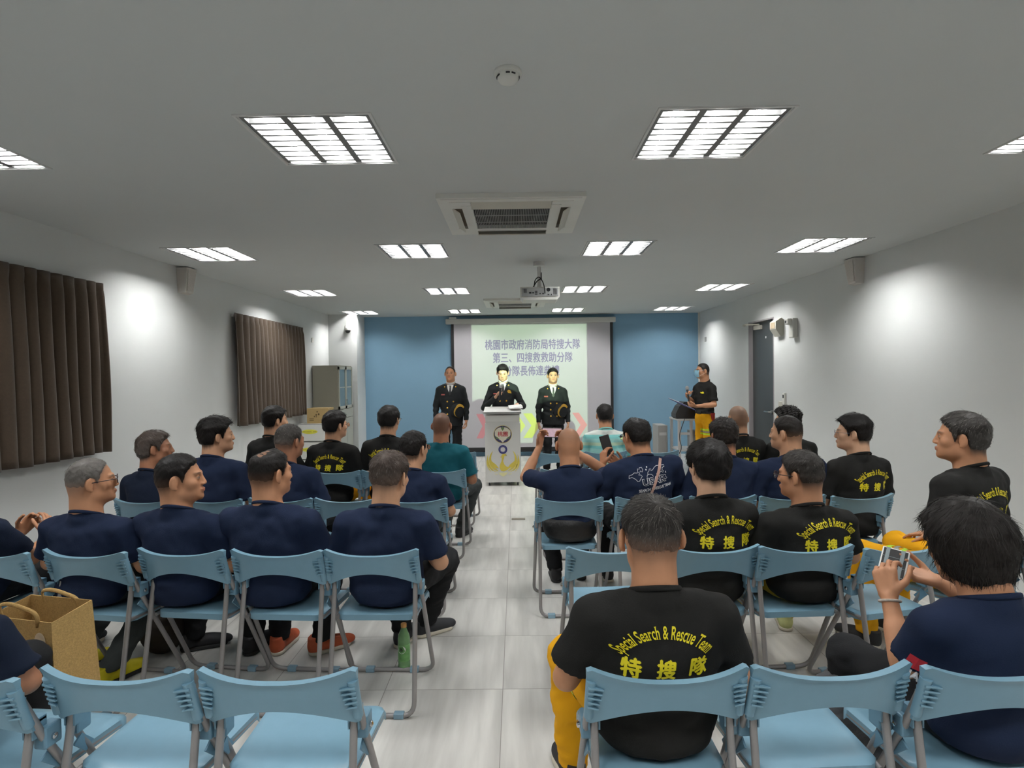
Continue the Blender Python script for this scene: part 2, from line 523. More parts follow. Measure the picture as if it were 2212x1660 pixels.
# ------------------------------------------------------------------ recessed ceiling lights
M['tube_glow'] = new_mat('fluorescent_tube', (0.9, 0.9, 0.9), 0.4, emit=((1.0, 1.0, 0.985), TUBE_POWER))
M['reflector'] = new_mat('reflector_white', srgb(243, 244, 244), 0.6, metal=0.0, noise=(20, .01))
M['louver'] = new_mat('louver_aluminium', srgb(118, 118, 118), 0.4, metal=0.5, noise=(30, 0.03))
def make_light():
    root = empty('ceiling_light')
    S = 0.296
    fr = MB()
    for (a, c) in (((-S-.012, -S-.012), (S+.012, -S)), ((-S-.012, S), (S+.012, S+.012)), ((-S-.012, -S), (-S, S)), ((S, -S), (S+.012, S))):
        fr.box((a[0], a[1], -0.006), (c[0], c[1], 0.004))
    fr.build('frame', M['white_metal'], root)
    h = MB()
    h.box((-S, -S, 0.085), (S, S, 0.09))
    for (a, c) in (((-S, -S), (S, -S+.003)), ((-S, S-.003), (S, S)), ((-S, -S), (-S+.003, S)), ((S-.003, -S), (S, S))):
        h.box((a[0], a[1], 0.0), (c[0], c[1], 0.085))
    h.build('housing', M['reflector'], root)
    for x in (-0.19, 0.0, 0.19):
        t = MB(); t.tube([(x, -0.27, 0.062), (x, 0.27, 0.062)], 0.0145, 8)
        t.build('lamp_tube', M['tube_glow'], root, auto=50)
    lv = MB()
    # long parabolic fins beside each tube
    for x in (-0.285, -0.095, 0.095, 0.285):
        wd = 0.016 if abs(x) < .2 else 0.009
        lv.prism([(x-wd, 0.004), (x+wd, 0.004), (x+.0015, 0.076), (x-.0015, 0.076)], 'y', -S+.004, S-.004)
    for i in range(9):
        y = -0.264 + i*0.066
        for (xa, xb) in ((-0.285, -0.095), (-0.095, 0.095), (0.095, 0.285)):
            xm = (xa+xb)/2
            # cross fins dip under the tube
            V = [(xa, y-.008, .004), (xm, y-.006, .004), (xb, y-.008, .004), (xb, y, .042), (xm, y, .026), (xa, y, .042),
                 (xa, y+.008, .004), (xm, y+.006, .004), (xb, y+.008, .004)]
            lv.add(V, [(0,1,4,5), (1,2,3,4), (7,6,5,4), (8,7,4,3), (0,6,7,1), (1,7,8,2)])
    lv.build('louver', M['louver'], root)
    return root
light_names = {}
lp = make_light()
first = True
rown = ['behind the camera', 'in the nearest row', 'in the second row from the camera', 'in the third row from the camera', 'in the far row near the screen']
coln = ['leftmost', 'left of centre', 'right of centre', 'rightmost']
for j, ry in enumerate(light_rows()):
    for i, cx in enumerate(light_cols()):
        o = lp if first else copy_tree(lp)
        first = False
        o.location = (cx, ry, HC)
        tag(o, 'square recessed fluorescent louver light, %s %s' % (coln[i], rown[j]), 'ceiling light', 'square louver ceiling lights')

# ------------------------------------------------------------------ ceiling cassette air conditioners
def make_ac():
    r = empty('air_conditioner')
    p = MB()
    def ring(o, i, z0, z1):
        for (a, c) in (((-o, -o), (o, -i)), ((-o, i), (o, o)), ((-o, -i), (-i, i)), ((i, -i), (o, i))):
            p.box((a[0], a[1], z0), (c[0], c[1], z1))
    ring(0.485, 0.46, -0.030, 0.0)
    ring(0.46, 0.405, -0.034, 0.0)
    ring(0.335, 0.265, -0.040, 0.0)
    for sx in (-1, 1):
        for sy in (-1, 1):
            x0, x1 = sorted((sx*0.27, sx*0.41)); y0, y1 = sorted((sy*0.27, sy*0.41))
            p.box((x0, y0, -0.037), (x1, y1, 0))
    p.build('panel', M['white_plastic'], r)
    d = MB()
    for (a, c) in (((-.405, -.27), (-.335, .27)), ((.335, -.27), (.405, .27)), ((-.27, -.405), (.27, -.335)), ((-.27, .335), (.27, .405))):
        d.box((a[0], a[1], -0.012), (c[0], c[1], -0.002))
    d.build('air_outlet', new_mat('air_outlet_brown', srgb(120, 108, 92), .7, noise=(8, .05)), r)
    for k in range(4):
        v = MB(); V = [(-.265, -.405, -.034), (.265, -.405, -.034), (.265, -.355, -.068), (-.265, -.355, -.068)]
        V2 = [(x, y+.004, z+.005) for x, y, z in V]
        v.add(V+V2, [(0,1,2,3), (7,6,5,4), (0,4,5,1), (1,5,6,2), (2,6,7,3), (3,7,4,0)])
        o = v.build('louver_flap', M['ivory'], r); o.rotation_euler = (0, 0, k*math.pi/2)
    g = MB()
    for i in range(45):
        x = -0.262 + i*0.524/44
        g.box((x-.0014, -.265, -.036), (x+.0014, .265, -.033))
    for y in (-.09, .09): g.box((-.265, y-.003, -.039), (.265, y+.003, -.034))
    g.build('intake_grille', M['grey_plastic'], r)
    k = MB(); k.box((-.265, -.265, -.012), (.265, .265, -.004)); k.build('filter', M['black_rubber'], r)
    return r
ac = make_ac(); ac.location = (-0.02, 4.22, HC)
tag(ac, 'white ceiling cassette air conditioner nearest the camera with dark grille', 'air conditioner', 'ceiling air conditioners')
ac2 = copy_tree(ac); ac2.location = (-0.01, 9.35, HC)
tag(ac2, 'white ceiling cassette air conditioner in front of the projection screen', 'air conditioner', 'ceiling air conditioners')

# ------------------------------------------------------------------ smoke detector
r = empty('smoke_detector', (-0.018, 2.25, HC))
b = MB(); b.lathe([(0.052, 0.0), (0.054, -0.008), (0.052, -0.014)], 32); b.build('base', M['white_plastic'], r, auto=40)
b = MB(); b.lathe([(0.043, -0.014), (0.041, -0.030), (0.034, -0.040), (0.016, -0.046), (0.001, -0.047)], 32); b.build('sensor_head', M['white_plastic'], r, auto=40)
b = MB()
for k in range(12):
    if k % 3 == 2: continue
    a = k*math.pi/6
    b.tube([(0.0425*math.cos(a+t), 0.0425*math.sin(a+t), -0.024) for t in (-.18, -.06, .06, .18)], 0.0035, 5)
b.build('sensor_slot', M['dark'], r)
tag(r, 'round white smoke detector on the ceiling above the camera', 'smoke detector')

# ------------------------------------------------------------------ wall speakers
def wall_speaker(x, sgn, label):
    r = empty('wall_speaker', (x, 6.0, 2.50))
    lo = [(0, 0.02), (sgn*.10, 0.0), (sgn*.105, .12), (0, .20)]
    hi = [(0, 0.0), (sgn*.118, -.01), (sgn*.128, .16), (0, .24)]
    b = MB(); V = [(p[0], p[1], 0) for p in lo] + [(p[0], p[1], .26) for p in hi]
    b.add(V, [(3,2,1,0), (4,5,6,7), (0,1,5,4), (1,2,6,5), (2,3,7,6), (3,0,4,7)])
    b.build('cabinet', new_mat('speaker_grey_white', srgb(205, 200, 194), .6, noise=(10, .02)), r)
    b = MB(); f = [(sgn*.1035, .012, .02), (sgn*.108, .108, .02), (sgn*.130, .142, .24), (sgn*.1225, .008, .24)]
    c = [(p[0]+sgn*.003, p[1]-.001, p[2]) for p in f]
    b.add(f + c, [(0,1,2,3), (7,6,5,4), (0,4,5,1), (1,5,6,2), (2,6,7,3), (3,7,4,0)])
    b.build('grille', new_mat('speaker_grille', srgb(196, 190, 184), .8, noise=(120, .1)), r)
    tag(r, label, 'speaker', 'wall speakers')
wall_speaker(XL, 1, 'beige box speaker high on the left wall between the curtains')
wall_speaker(XR, -1, 'beige box speaker high on the right wall')

# ------------------------------------------------------------------ curtains
def curtain(y0, y1, n, label, group, z0=1.0, z1=2.41, seed=0):
    R = np.random.default_rng(seed)
    r = empty('curtain', (XL+0.012, y0, z0))
    W = y1-y0; nu = n*14+1; nv = 26
    ph = np.cumsum(R.uniform(.75, 1.25, n)); ph = np.r_[0, ph/ph[-1]]
    V = []
    for side in (0, 1):
        for j in range(nv):
            v = j/(nv-1)
            for i in range(nu):
                u = i/(nu-1)
                kx = np.interp(u, ph, np.arange(n+1))
                k = kx % 1.0
                # pinch pleats: narrow folds at the top, deep rounded folds below
                depth = 0.028 + 0.045*(1-v)**0.3*(1 - 0.35*v)
                fold = (0.5-0.5*math.cos(2*math.pi*k))
                fold = fold**(1.0 if v < .93 else 2.2)
                x = 0.02 + depth*(1-fold) + .006*math.sin(9*u+5*v+seed)
                if v > .93: x = 0.028 + .022*(1-fold)
                yy = u*W + (0.022*math.sin(2*math.pi*k + .6)*(1-v*.6)) + 0.012*math.sin(3*v+u*11)*(1-v)
                if u > .97 or u < .03: yy = u*W + .02*math.sin(2.5*v)*(1-v)*(1 if u > .5 else -1)
                zz = v*(z1-z0) + (0 if v > 0 else .004*math.sin(u*30))
                V.append((x + (0.003 if side else 0), yy, zz))
    F = []
    o = nu*nv
    for j in range(nv-1):
        for i in range(nu-1):
            a = j*nu+i
            F.append((a, a+1, a+nu+1, a+nu)); F.append((o+a, o+a+nu, o+a+nu+1, o+a+1))
    for i in range(nu-1):
        F.append((i, o+i, o+i+1, i+1)); t = (nv-1)*nu+i; F.append((t, t+1, o+t+1, o+t))
    for j in range(nv-1):
        F.append((j*nu, (j+1)*nu, o+(j+1)*nu, o+j*nu)); t = j*nu+nu-1; F.append((t, o+t, o+t+nu, t+nu))
    b = MB(); b.add(V, F); b.build('curtain_cloth', M['curtain'], r, smooth=True)
    b = MB(); b.box((0.008, 0.01, z1-z0-.05), (0.026, W-.01, z1-z0-.02)); b.build('curtain_rail', M['white_metal'], r)
    tag(r, label, 'curtain', group)
M['curtain'] = new_mat('brown_curtain_cloth', srgb(78, 66, 55), 0.9, noise=(60, 0.07), bump=(400, 0.15), sheen=0.2, spec=0.2)
curtain(3.55, 4.84, 11, 'dark brown pleated curtain nearest the camera, at the left picture edge', 'left wall curtains', seed=3)
curtain(7.10, 8.38, 9, 'brown pleated curtain on the far window, half nearer the camera', 'left wall curtains', seed=5)
curtain(8.39, 9.38, 8, 'brown pleated curtain on the far window, half nearer the cabinet', 'left wall curtains', seed=8)

# ------------------------------------------------------------------ small wall fittings
b = MB(); b.box((XL, 9.94, 2.20), (XL+.012, 10.02, 2.28), bev=.003)
tag(b.build('wall_plate', M['white_plastic']), 'small white wall plate high on left wall beyond the curtains', 'wall plate')
b = MB(); b.box((XR-.012, 10.98, 2.18), (XR, 11.06, 2.27), bev=.003)
tag(b.build('wall_plate', M['grey_plastic']), 'small grey wall plate on the right wall beyond the door', 'wall plate')
# sounder and emergency lamp right of the door
r = empty('emergency_lamp', (XR, 7.90, 2.07))
b = MB(); b.prism([(0, .02), (0, .22), (-.04, .25), (-.115, .20), (-.115, .10), (-.05, 0)], 'y', -.10, .08); b.build('lamp_body', M['ivory'], r)
b = MB(); b.box((-.119, -.07, .11), (-.113, .05, .19)); b.build('lamp_lens', new_mat('lamp_lens_amber', srgb(196, 178, 150), .2, noise=(10, .03)), r)
tag(r, 'ivory wedge-shaped emergency lamp beside the dark door', 'emergency lamp')
r = empty('alarm_sounder', (XR, 7.48, 2.03))
b = MB(); b.box((-.07, -.06, 0), (0, .06, .25), bev=.012); b.build('sounder_body', M['white_plastic'], r)
b = MB(); b.box((-.13, -.045, .17), (-.065, .045, .245), bev=.015); b.build('sounder_head', M['white_plastic'], r)
b = MB(); b.lathe([(.016, -.134), (.016, -.128)], 14, (0, 0, .205), axis='x'); b.build('sensor_eye', M['dark'], r)
tag(r, 'white wall sensor unit right of the ivory emergency lamp', 'wall sensor')
r = empty('wall_controller', (XR, 7.78, 1.12))
b = MB(); b.box((-.025, 0.02, 0), (0, .16, .07), bev=.005); b.build('switch_plate', M['ivory'], r)
b = MB(); b.box((-.03, -.03, 0.01), (0, .03, .19), bev=.006); b.build('remote_holder', M['white_plastic'], r)
b = MB(); b.box((-.033, -.016, .12), (-.0295, .016, .165)); b.build('display', M['dark'], r)
tag(r, 'white remote controller in wall holder right of the door', 'remote controller')
r = empty('power_outlet', (1.55+.97, YB, 0.33))
b = MB(); b.box((-.065, -.012, 0), (.065, 0, .075), bev=.003); b.build('outlet_plate', M['white_plastic'], r)
b = MB(); b.box((.0, -.045, .015), (.05, -.012, .055), bev=.004); b.build('plug', M['paper'], r)
b = MB(); b.tube(fillet([(.025, -.04, .02), (.025, -.05, -.1), (.10, -.06, -.30), (.4, -.10, -.32)], .05), .005); b.build('cable', M['paper'], r)
tag(r, 'white wall outlet with plug low on the blue wall', 'power outlet')
r = empty('dome_camera', (-3.13, YP, 2.50))
b = MB(); b.prism([(0, -.02), (0, .14), (-.03, .15), (-.05, .06), (-.02, -.02)], 'x', -.04, .04); b.build('bracket', M['ivory'], r)
b = MB(); b.lathe([(.055, .05), (.062, .03), (.062, -.02), (.05, -.035)], 24, (0, -.075, 0)); b.build('housing', M['white_plastic'], r, auto=40)
b = MB(); b.lathe([(.048, -.035), (.044, -.06), (.028, -.08), (.002, -.088)], 24, (0, -.075, 0)); b.build('dome', M['dark'], r, auto=60)
tag(r, 'small white dome camera on the pillar above the cabinet', 'security camera')

# ------------------------------------------------------------------ metal cabinet, boxes
M['cab'] = new_mat('beige_grey_cabinet_steel', srgb(150, 147, 134), 0.5, noise=(4, 0.02))
M['cab2'] = new_mat('light_cabinet_door', srgb(176, 175, 163), 0.45, noise=(4, 0.02))
M['glass'] = new_mat('cabinet_glass', srgb(116, 134, 140), 0.08, noise=(5, .02), spec=0.6)
cb = empty('filing_cabinet', (-3.50, 9.90, 0))
b = MB(); W_, D_, H_ = .45, .84, 1.80
b.box((0, 0, .05), (W_-.02, D_, H_)); b.build('body', M['cab'], cb)
b = MB(); b.box((.02, .02, 0), (W_-.04, D_-.02, .05)); b.build('plinth', M['dark'], cb)
for (ya, yb_) in ((.02, .42), (.43, .82)):
    b = MB(); b.box((W_-.02, ya, 1.02), (W_, yb_, 1.78))
    b2 = MB(); b2.box((W_-.02, ya, 1.04), (W_-.0, ya+.045, 1.78)); b2.box((W_-.02, yb_-.045, 1.04), (W_, yb_, 1.78)); b2.box((W_-.02, ya, 1.73), (W_, yb_, 1.78)); b2.box((W_-.02, ya, 1.04), (W_, yb_, 1.09))
    dd = b2.build('upper_door', M['cab2'], cb)
    b3 = MB(); b3.box((W_-.015, ya+.045, 1.09), (W_-.008, yb_-.045, 1.73)); b3.build('glass_pane', M['glass'], dd)
    b3 = MB(); b3.box((W_-.0075, ya+.045, 1.41), (W_-.006, yb_-.045, 1.425)); b3.build('shelf_edge', M['cab2'], dd)
b = MB(); b.box((W_-.02, .01, .88), (W_+.004, D_-.01, 1.03)); b.build('middle_rail', M['cab2'], cb)
for (ya, yb_) in ((.02, .42), (.43, .82)):
    b = MB(); b.box((W_-.02, ya, .06), (W_, yb_, .87)); dd = b.build('lower_door', M['cab2'], cb)
    b3 = MB(); b3.lathe([(.012, W_), (.012, W_+.012)], 12, (0, (.39 if ya < .1 else .46), .70), axis='x'); b3.build('lock', M['chrome'], dd)
for y in (.385, .465):
    b = MB(); b.tube([(W_+.006, y, 1.09), (W_+.016, y, 1.10), (W_+.016, y, 1.19), (W_+.006, y, 1.20)], .006, 6); b.build('handle', M['chrome'], cb)
tag(cb, 'tall beige steel cabinet with glass upper doors by the pillar', 'cabinet')
M['yellow_print'] = new_mat('yellow_label_print', srgb(214, 208, 70), .7, noise=(20, .05))
M['box_white'] = new_mat('white_carton', srgb(216, 216, 212), .8, noise=(6, .02))
M['card'] = new_mat('brown_cardboard', srgb(178, 152, 104), .85, noise=(8, .04), stretch=(1, 1, 6))
M['ink'] = new_mat('dark_ink', srgb(96, 78, 48), .8, noise=(20, .05))
for k in range(3):
    z = .02 + k*.285
    r = empty('carton_box', (-3.26, 9.28, z))
    b = MB(); b.box((-.21, -.17, 0), (.21, .17, .272), bev=.004); b.build('carton', M['box_white'], r)
    b = MB(); pl = [(-.02+.13*math.cos(t)*(1 if abs(math.cos(t)) < .8 else .96), .15+.035*math.sin(t)) for t in np.linspace(0, 2*math.pi, 24, endpoint=False)]
    b.prism(pl, 'y', -.1725, -.1705); b.build('oval_label', M['yellow_print'], r)
    b = MB(); b.box((-.205, -.171, .262), (.205, -.1695, .271)); b.box((-.209, -.172, 0), (-.202, -.1695, .27)); b.build('edge_strip', M['grey_plastic'], r)
    b = MB()
    for i in range(11):
        if i == 7: continue
        b.box((-.125+i*.0195, -.1735, .143), (-.112+i*.0195, -.1728, .157))
    b.build('lettering', new_mat('olive_print', srgb(150, 140, 40), .8, noise=(20, .05)), r)
    tag(r, ['bottom', 'middle', 'top'][k] + ' white carton with yellow oval label, stacked by the curtain', 'box', 'stack of white cartons')
r = empty('cardboard_box', (-3.19, 9.36, .02+3*.285-.012))
b = MB(); b.box((-.17, -.14, 0), (.17, .14, .24)); b.build('carton', M['card'], r)
b = MB()
for (x, z, w_, h_) in ((-.005, .185, .02, .02), (.02, .145, .025, .03), (-.02, .135, .022, .025), (-.05, .11, .015, .02), (-.02, .105, .018, .012)):
    b.prism([(x+w_*.6*math.cos(t), z+h_*.6*math.sin(t)) for t in np.linspace(0, 6.283, 8, endpoint=False)], 'y', -.142, -.1405)
for zz in (.045, .07): b.box((-.13, -.142, zz), (-.06, -.1405, zz+.008))
b.build('printed_marks', M['ink'], r)
tag(r, 'brown cardboard box on top of the white cartons', 'box')

# ------------------------------------------------------------------ projection screen, slide, projector
sx0, sx1 = -1.27, 1.89
sc_ = empty('projection_screen', (0.3, YB-.1, 2.55))
def scr(lo, hi): return (lo[0]-.3, lo[1]-(YB-.1), lo[2]-2.55), (hi[0]-.3, hi[1]-(YB-.1), hi[2]-2.55)
ys_ = YB-.08
b = MB(); l, h = scr((-1.37, ys_-.055, 2.60), (1.94, ys_+.045, 2.70)); b.box(l, h, bev=.012); b.build('roller_case', new_mat('screen_case_white', srgb(212, 212, 206), .45, noise=(5, .02)), sc_)
b = MB(); l, h = scr((-1.30, ys_-.05, 2.70), (-1.16, ys_+.04, 2.735)); b.box(l, h, bev=.004); b.build('mounting_clip', M['white_plastic'], sc_)
b = MB(); l, h = scr((sx0+.055, ys_-.001, .18), (sx1-.055, ys_+.001, 2.60)); b.box(l, h); b.build('screen_fabric', new_mat('screen_fabric', srgb(200, 197, 202), .9, noise=(3, .008), spec=.1), sc_)
b = MB()
l, h = scr((sx0, ys_-.0015, .12), (sx0+.055, ys_+.0015, 2.60)); b.box(l, h)
l, h = scr((sx1-.055, ys_-.0015, .12), (sx1, ys_+.0015, 2.60)); b.box(l, h)
l, h = scr((sx0+.055, ys_-.0015, .12), (sx1-.055, ys_+.0015, .18)); b.box(l, h); b.build('black_border', M['dark'], sc_)
b = MB(); l, h = scr((sx0, ys_-.012, .09), (sx1, ys_+.012, .12)); b.box(l, h, bev=.005); b.build('bottom_bar', M['black_metal'], sc_)
# projected slide image: its letters and arrows are painted as coloured shapes on the screen
M['slide_text'] = new_mat('slide_text_mauve', srgb(142, 132, 166), .9, noise=(6, .02), spec=.1)
M['slide_green'] = new_mat('slide_arrow_green', srgb(214, 220, 130), .9, noise=(6, .02), spec=.1)
M['slide_red'] = new_mat('slide_arrow_pink', srgb(226, 158, 164), .9, noise=(6, .02), spec=.1)
PX0, PX1, PZ0, PZ1 = -.87, 1.38, .26, 2.58
b = MB()
for s, cx, cz, size in (('桃園市政府消防局特搜大隊', .32, 2.19, .178), ('第三、四搜救救助分隊', .32, 1.935, .178), ('分隊長佈達典禮', .30, 1.675, .178)):
    V, F = text_flat(s, size, .0042)
    V = V - [(V[:,0].min()+V[:,0].max())/2, (V[:,1].min()+V[:,1].max())/2]
    tw = {12: 1.86, 10: 1.56, 7: 1.08}[len(s)]
    V[:,0] *= tw/(V[:,0].max()-V[:,0].min()); V[:,1] *= .205/(V[:,1].max()-V[:,1].min())
    b.add([(x+cx-.3, -.003-dz_+ys_-(YB-.1), y+cz-2.55) for (x, y), dz_ in zip(V, layered(s, V))], F)
b.build('slide_lettering', M['slide_text'], sc_)
def arrow(x0, w_, z0, z1, mat, d=.16):
    zm = (z0+z1)/2
    bb = MB(); P = [(x0, z0), (x0+w_, z0), (x0+w_+d, zm), (x0+w_, z1), (x0, z1), (x0+d, zm)]
    bb.prism([(p[0]-.3, p[1]-2.55) for p in P], 'y', ys_-.0025-(YB-.1), ys_-.0018-(YB-.1)); bb.build('slide_arrow', mat, sc_)
arrow(-.16, .16, .36, .84, M['slide_green']); arrow(.12, .17, .36, .84, M['slide_green']); arrow(1.08, .13, .36, .84, M['slide_red'])
arrow(-.80, .13, .36, .84, M['slide_red'], .12)
tag(sc_, 'wide pull-down projection screen with slide on the blue wall', 'projection screen')

pr = empty('projector', (.25, 6.05, 2.36))
b = MB(); b.prism([(-.20, .03), (-.17, 0), (.17, 0), (.20, .03), (.20, .13), (-.20, .13)], 'y', -.15, .15); b.build('body', M['white_plastic'], pr)
b = MB(); b.box((-.185, -.157, .035), (.185, -.149, .118), bev=.003); b.build('rear_panel', new_mat('rear_panel_grey', srgb(176, 178, 178), .5, noise=(9, .02)), pr)
b = MB()
for (x, z, w2, h2) in ((-.10, .07, .022, .014), (-.07, .07, .02, .01), (-.04, .085, .026, .008), (-.04, .07, .026, .008), (-.04, .055, .026, .008), (.0, .06, .012, .012), (.03, .06, .014, .014), (.085, .05, .018, .008), (.115, .05, .01, .012)):
    b.box((x-w2/2, -.159, z-h2/2), (x+w2/2, -.156, z+h2/2))
for i in range(4): b.box((.135+i*.01, -.159, .05), (.139+i*.01, -.156, .11)); b.box((-.165+i*.008, -.159, .07), (-.161+i*.008, -.156, .11))
b.lathe([(.02, -.158), (.02, -.156)], 14, (.085, 0, .10), axis='y')
b.build('socket', M['dark'], pr)
b = MB(); b.lathe([(.04, .15), (.04, .17), (.03, .175)], 20, (.08, 0, .07), axis='y'); b.build('lens', M['black_metal'], pr, auto=40)
b = MB(); b.tube([(0, 0, .13), (0, 0, .36)], .022, 14); b.lathe([(.06, .37), (.06, .41)], 24); b.box((-.07, -.05, .13), (.07, .05, .145)); b.build('ceiling_mount', M['white_metal'], pr, auto=40)
b = MB()
b.tube(fillet([(-.06, -.10, .135), (-.05, -.17, .20), (-.01, -.17, .235), (.03, -.165, .18), (.045, -.17, .12), (.05, -.165, .06)], .05), .0055, 8)
b.tube(fillet([(-.07, -.12, .13), (-.03, -.16, .19), (.02, -.12, .22), (.02, -.03, .22), (.02, -.01, .30)], .05), .0055, 8)
b.build('cable', M['black_rubber'], pr, auto=60)
tag(pr, 'white projector hanging from the ceiling with black cables', 'projector')
# the projector's own beam: a rectangle of pale green light on the screen
ld = bpy.data.lights.new('projector_beam', 'SPOT'); ld.energy = 740; ld.shadow_soft_size = .012; ld.spot_size = math.radians(48); ld.spot_blend = 0
ld.use_nodes = True
nt = ld.node_tree; N = nt.nodes; em = N['Emission']
lo_ = bpy.data.objects.new('projector_beam', ld); COL.objects.link(lo_); lo_.parent = pr
lo_.location = (.08, .19, .07); lo_.rotation_euler = (math.pi/2, 0, 0)
tc = N.new('ShaderNodeTexCoord'); sp = N.new('ShaderNodeSeparateXYZ'); nt.links.new(tc.outputs['Normal'], sp.inputs[0])
L0 = (.25+.08, 6.05+.19, 2.36+.07); dY = ys_-L0[1]
def mth(op, a, b_=None):
    n = N.new('ShaderNodeMath'); n.operation = op
    for i, q in enumerate((a, b_)):
        if q is None: continue
        if isinstance(q, (int, float)): n.inputs[i].default_value = q
        else: nt.links.new(q, n.inputs[i])
    return n.outputs[0]
az = mth('ABSOLUTE', sp.outputs['Z'])
# light-local axes: x stays world x, y is world z (light looks along world +Y)
gx = mth('DIVIDE', sp.outputs['X'], az); gz = mth('DIVIDE', sp.outputs['Y'], az)
def between(v, a, c):
    return mth('MULTIPLY', mth('GREATER_THAN', v, a), mth('LESS_THAN', v, c))
BX = ((PX0-L0[0])/dY, (PX1-L0[0])/dY); BZ = ((PZ0-L0[2])/dY, (PZ1-L0[2])/dY)
mask = mth('MULTIPLY', between(gx, *BX), between(gz, *BZ))
nt.links.new(mask, em.inputs['Strength'])
em.inputs['Color'].default_value = (0.68, 1.0, 0.62, 1)
BEAM = ld

# ------------------------------------------------------------------ podium
M['podium'] = new_mat('podium_white_laminate', srgb(226, 225, 222), .35, noise=(5, .01))
pd = empty('podium', (-0.21, 8.46, 0))
b = MB()
P = [(-.265, .055), (.265, .055), (.262, .93), (.258, 1.04), (-.258, 1.04), (-.262, .93)]
b.box((-.255, -.16, .055), (.255, .16, .90)); b.prism([(-.16, .90), (.16, .90), (.16, 1.06), (-.20, 1.02), (-.16, .93)], 'x', -.245, .245)
b.build('body', M['podium'], pd)
b = MB(); b.prism([(-.27, 1.045), (.20, 1.10), (.20, 1.125), (-.27, 1.07)], 'x', -.268, .268); b.build('desk_top', M['podium'], pd)
b = MB(); b.box((-.27, -.275, 1.05), (.27, -.265, 1.075)); b.build('edge_rail', M['alu'], pd)
for sx in (-.20, .21):
    for sy in (-.12, .12):
        b = MB(); b.lathe([(.024, -.010), (.024, .010)], 16, (sx, sy, .026), axis='x'); c_ = b.build('caster', M['black_rubber'], pd)
        b = MB(); b.box((sx-.014, sy-.012, .03), (sx+.014, sy+.012, .056)); b.build('caster_fork', M['alu'], c_)
E_ = {}
for k_, c_ in dict(gold=(216, 196, 84), gold2=(232, 214, 110), navy=(52, 48, 92), green=(108, 128, 84), cream=(240, 234, 214), red=(186, 64, 72), blue=(48, 50, 112), lightgold=(236, 230, 176)).items():
    E_[k_] = new_mat('emblem_' + k_, srgb(*c_), .45, noise=(12, .03))
YS = -.1605
def flat(name, poly_list, mat, layer, z=0, x=0):
    b = MB()
    for i, pl in enumerate(poly_list): b.prism([(p[0]+x, p[1]+z) for p in pl], 'y', YS-.0007*layer-.0001*i, YS-.0007*layer+.0002)
    return b.build(name, mat, pd)
def circ(r, n=40, cx=0, cy=0, ry=None): return [(cx+r*math.cos(t), cy+(ry or r)*math.sin(t)) for t in np.linspace(0, 2*math.pi, n, endpoint=False)]
zc = .745
flat('seal_rim', [circ(.132, ry=.128)], E_['gold'], 1, zc); flat('seal_ring', [circ(.126, ry=.122)], E_['navy'], 2, zc)
peach = [(0, .085), (.03, .102), (.07, .09), (.112, .05), (.112, -.01), (.085, -.055), (.03, -.085), (0, -.118), (-.03, -.085), (-.085, -.055), (-.112, -.01), (-.112, .05), (-.07, .09), (-.03, .102)]
flat('seal_peach', [peach], E_['cream'], 3, zc)
flat('seal_leaf', [[(0, .05), (.024, .085), (0, .118), (-.024, .085)], [(-.112, -.02), (-.07, -.045), (-.045, -.07), (-.09, -.065)], [(.112, -.02), (.07, -.045), (.045, -.07), (.09, -.065)]], E_['green'], 4, zc)
V, F = text_flat('桃園', .075, .0018); b = MB(); V2 = V - [(V[:,0].min()+V[:,0].max())/2, (V[:,1].min()+V[:,1].max())/2]
b.add([(x, YS-.0034-dz_, y+zc+.005) for (x, y), dz_ in zip(V2, layered('桃園', V2))], F); b.build('seal_lettering', E_['red'], pd)
zs_ = .527
flat('sun_rim', [circ(.070)], M['podium'], 1, zs_); flat('sun_disc', [circ(.064)], E_['blue'], 2, zs_)
star = []
for k in range(24):
    a = k*math.pi/12; rr = .046 if k % 2 == 0 else .027; star.append((rr*math.sin(a), rr*math.cos(a)))
flat('sun_star', [star], M['podium'], 3, zs_)
zp = .33
def feather(a0, a1, r0, r1, cx, cy, sg, wd):
    up = []; dn = []
    for i in range(13):
        t = i/12; a = a0+(a1-a0)*t; r_ = r0+(r1-r0)*t; ww = wd*math.sin(math.pi*min(1, t*.9+.08))
        up.append((sg*(cx+(r_+ww)*math.cos(a)), cy+(r_+ww)*math.sin(a))); dn.append((sg*(cx+(r_-ww)*math.cos(a)), cy+(r_-ww)*math.sin(a)))
    return up + dn[::-1]
wings = []; wings2 = []
for sg in (-1, 1):
    wings += [feather(-1.15, .72, .175, .19, 0, .05, sg, .018), feather(-.85, .35, .215, .225, 0, .05, sg, .013)]
    wings2 += [feather(-1.0, .1, .200, .205, 0, .045, sg, .006), feather(-.75, .05, .236, .236, 0, .04, sg, .007)]
    wings += [[(sg*.06, -.075), (sg*.10, -.02), (sg*.19, .05), (sg*.13, -.06)]]
flat('phoenix_wings', wings, E_['gold'], 1, zp); flat('phoenix_feathers', wings2, E_['gold2'], 2, zp)
body_ = [(-.02, .115), (.0, .135), (.06, .13), (.03, .118), (.065, .105), (.02, .10), (.015, .07), (.0, .03), (.02, -.02), (.05, -.05), (.10, -.06), (.06, -.10), (.01, -.12), (-.03, -.11), (-.05, -.07), (-.045, -.02), (-.02, .03), (-.015, .08), (-.045, .088), (-.02, .098)]
flat('phoenix_body', [body_], E_['gold'], 3, zp)
tails = []
for sg in (-1, 1):
    tails += [[(sg*.05, -.13), (sg*.12, -.11), (sg*.17, -.07), (sg*.13, -.12)], [(sg*.16, -.06), (sg*.215, .0), (sg*.19, -.06)], [(sg*.06, -.155), (sg*.13, -.15), (sg*.10, -.165)]]
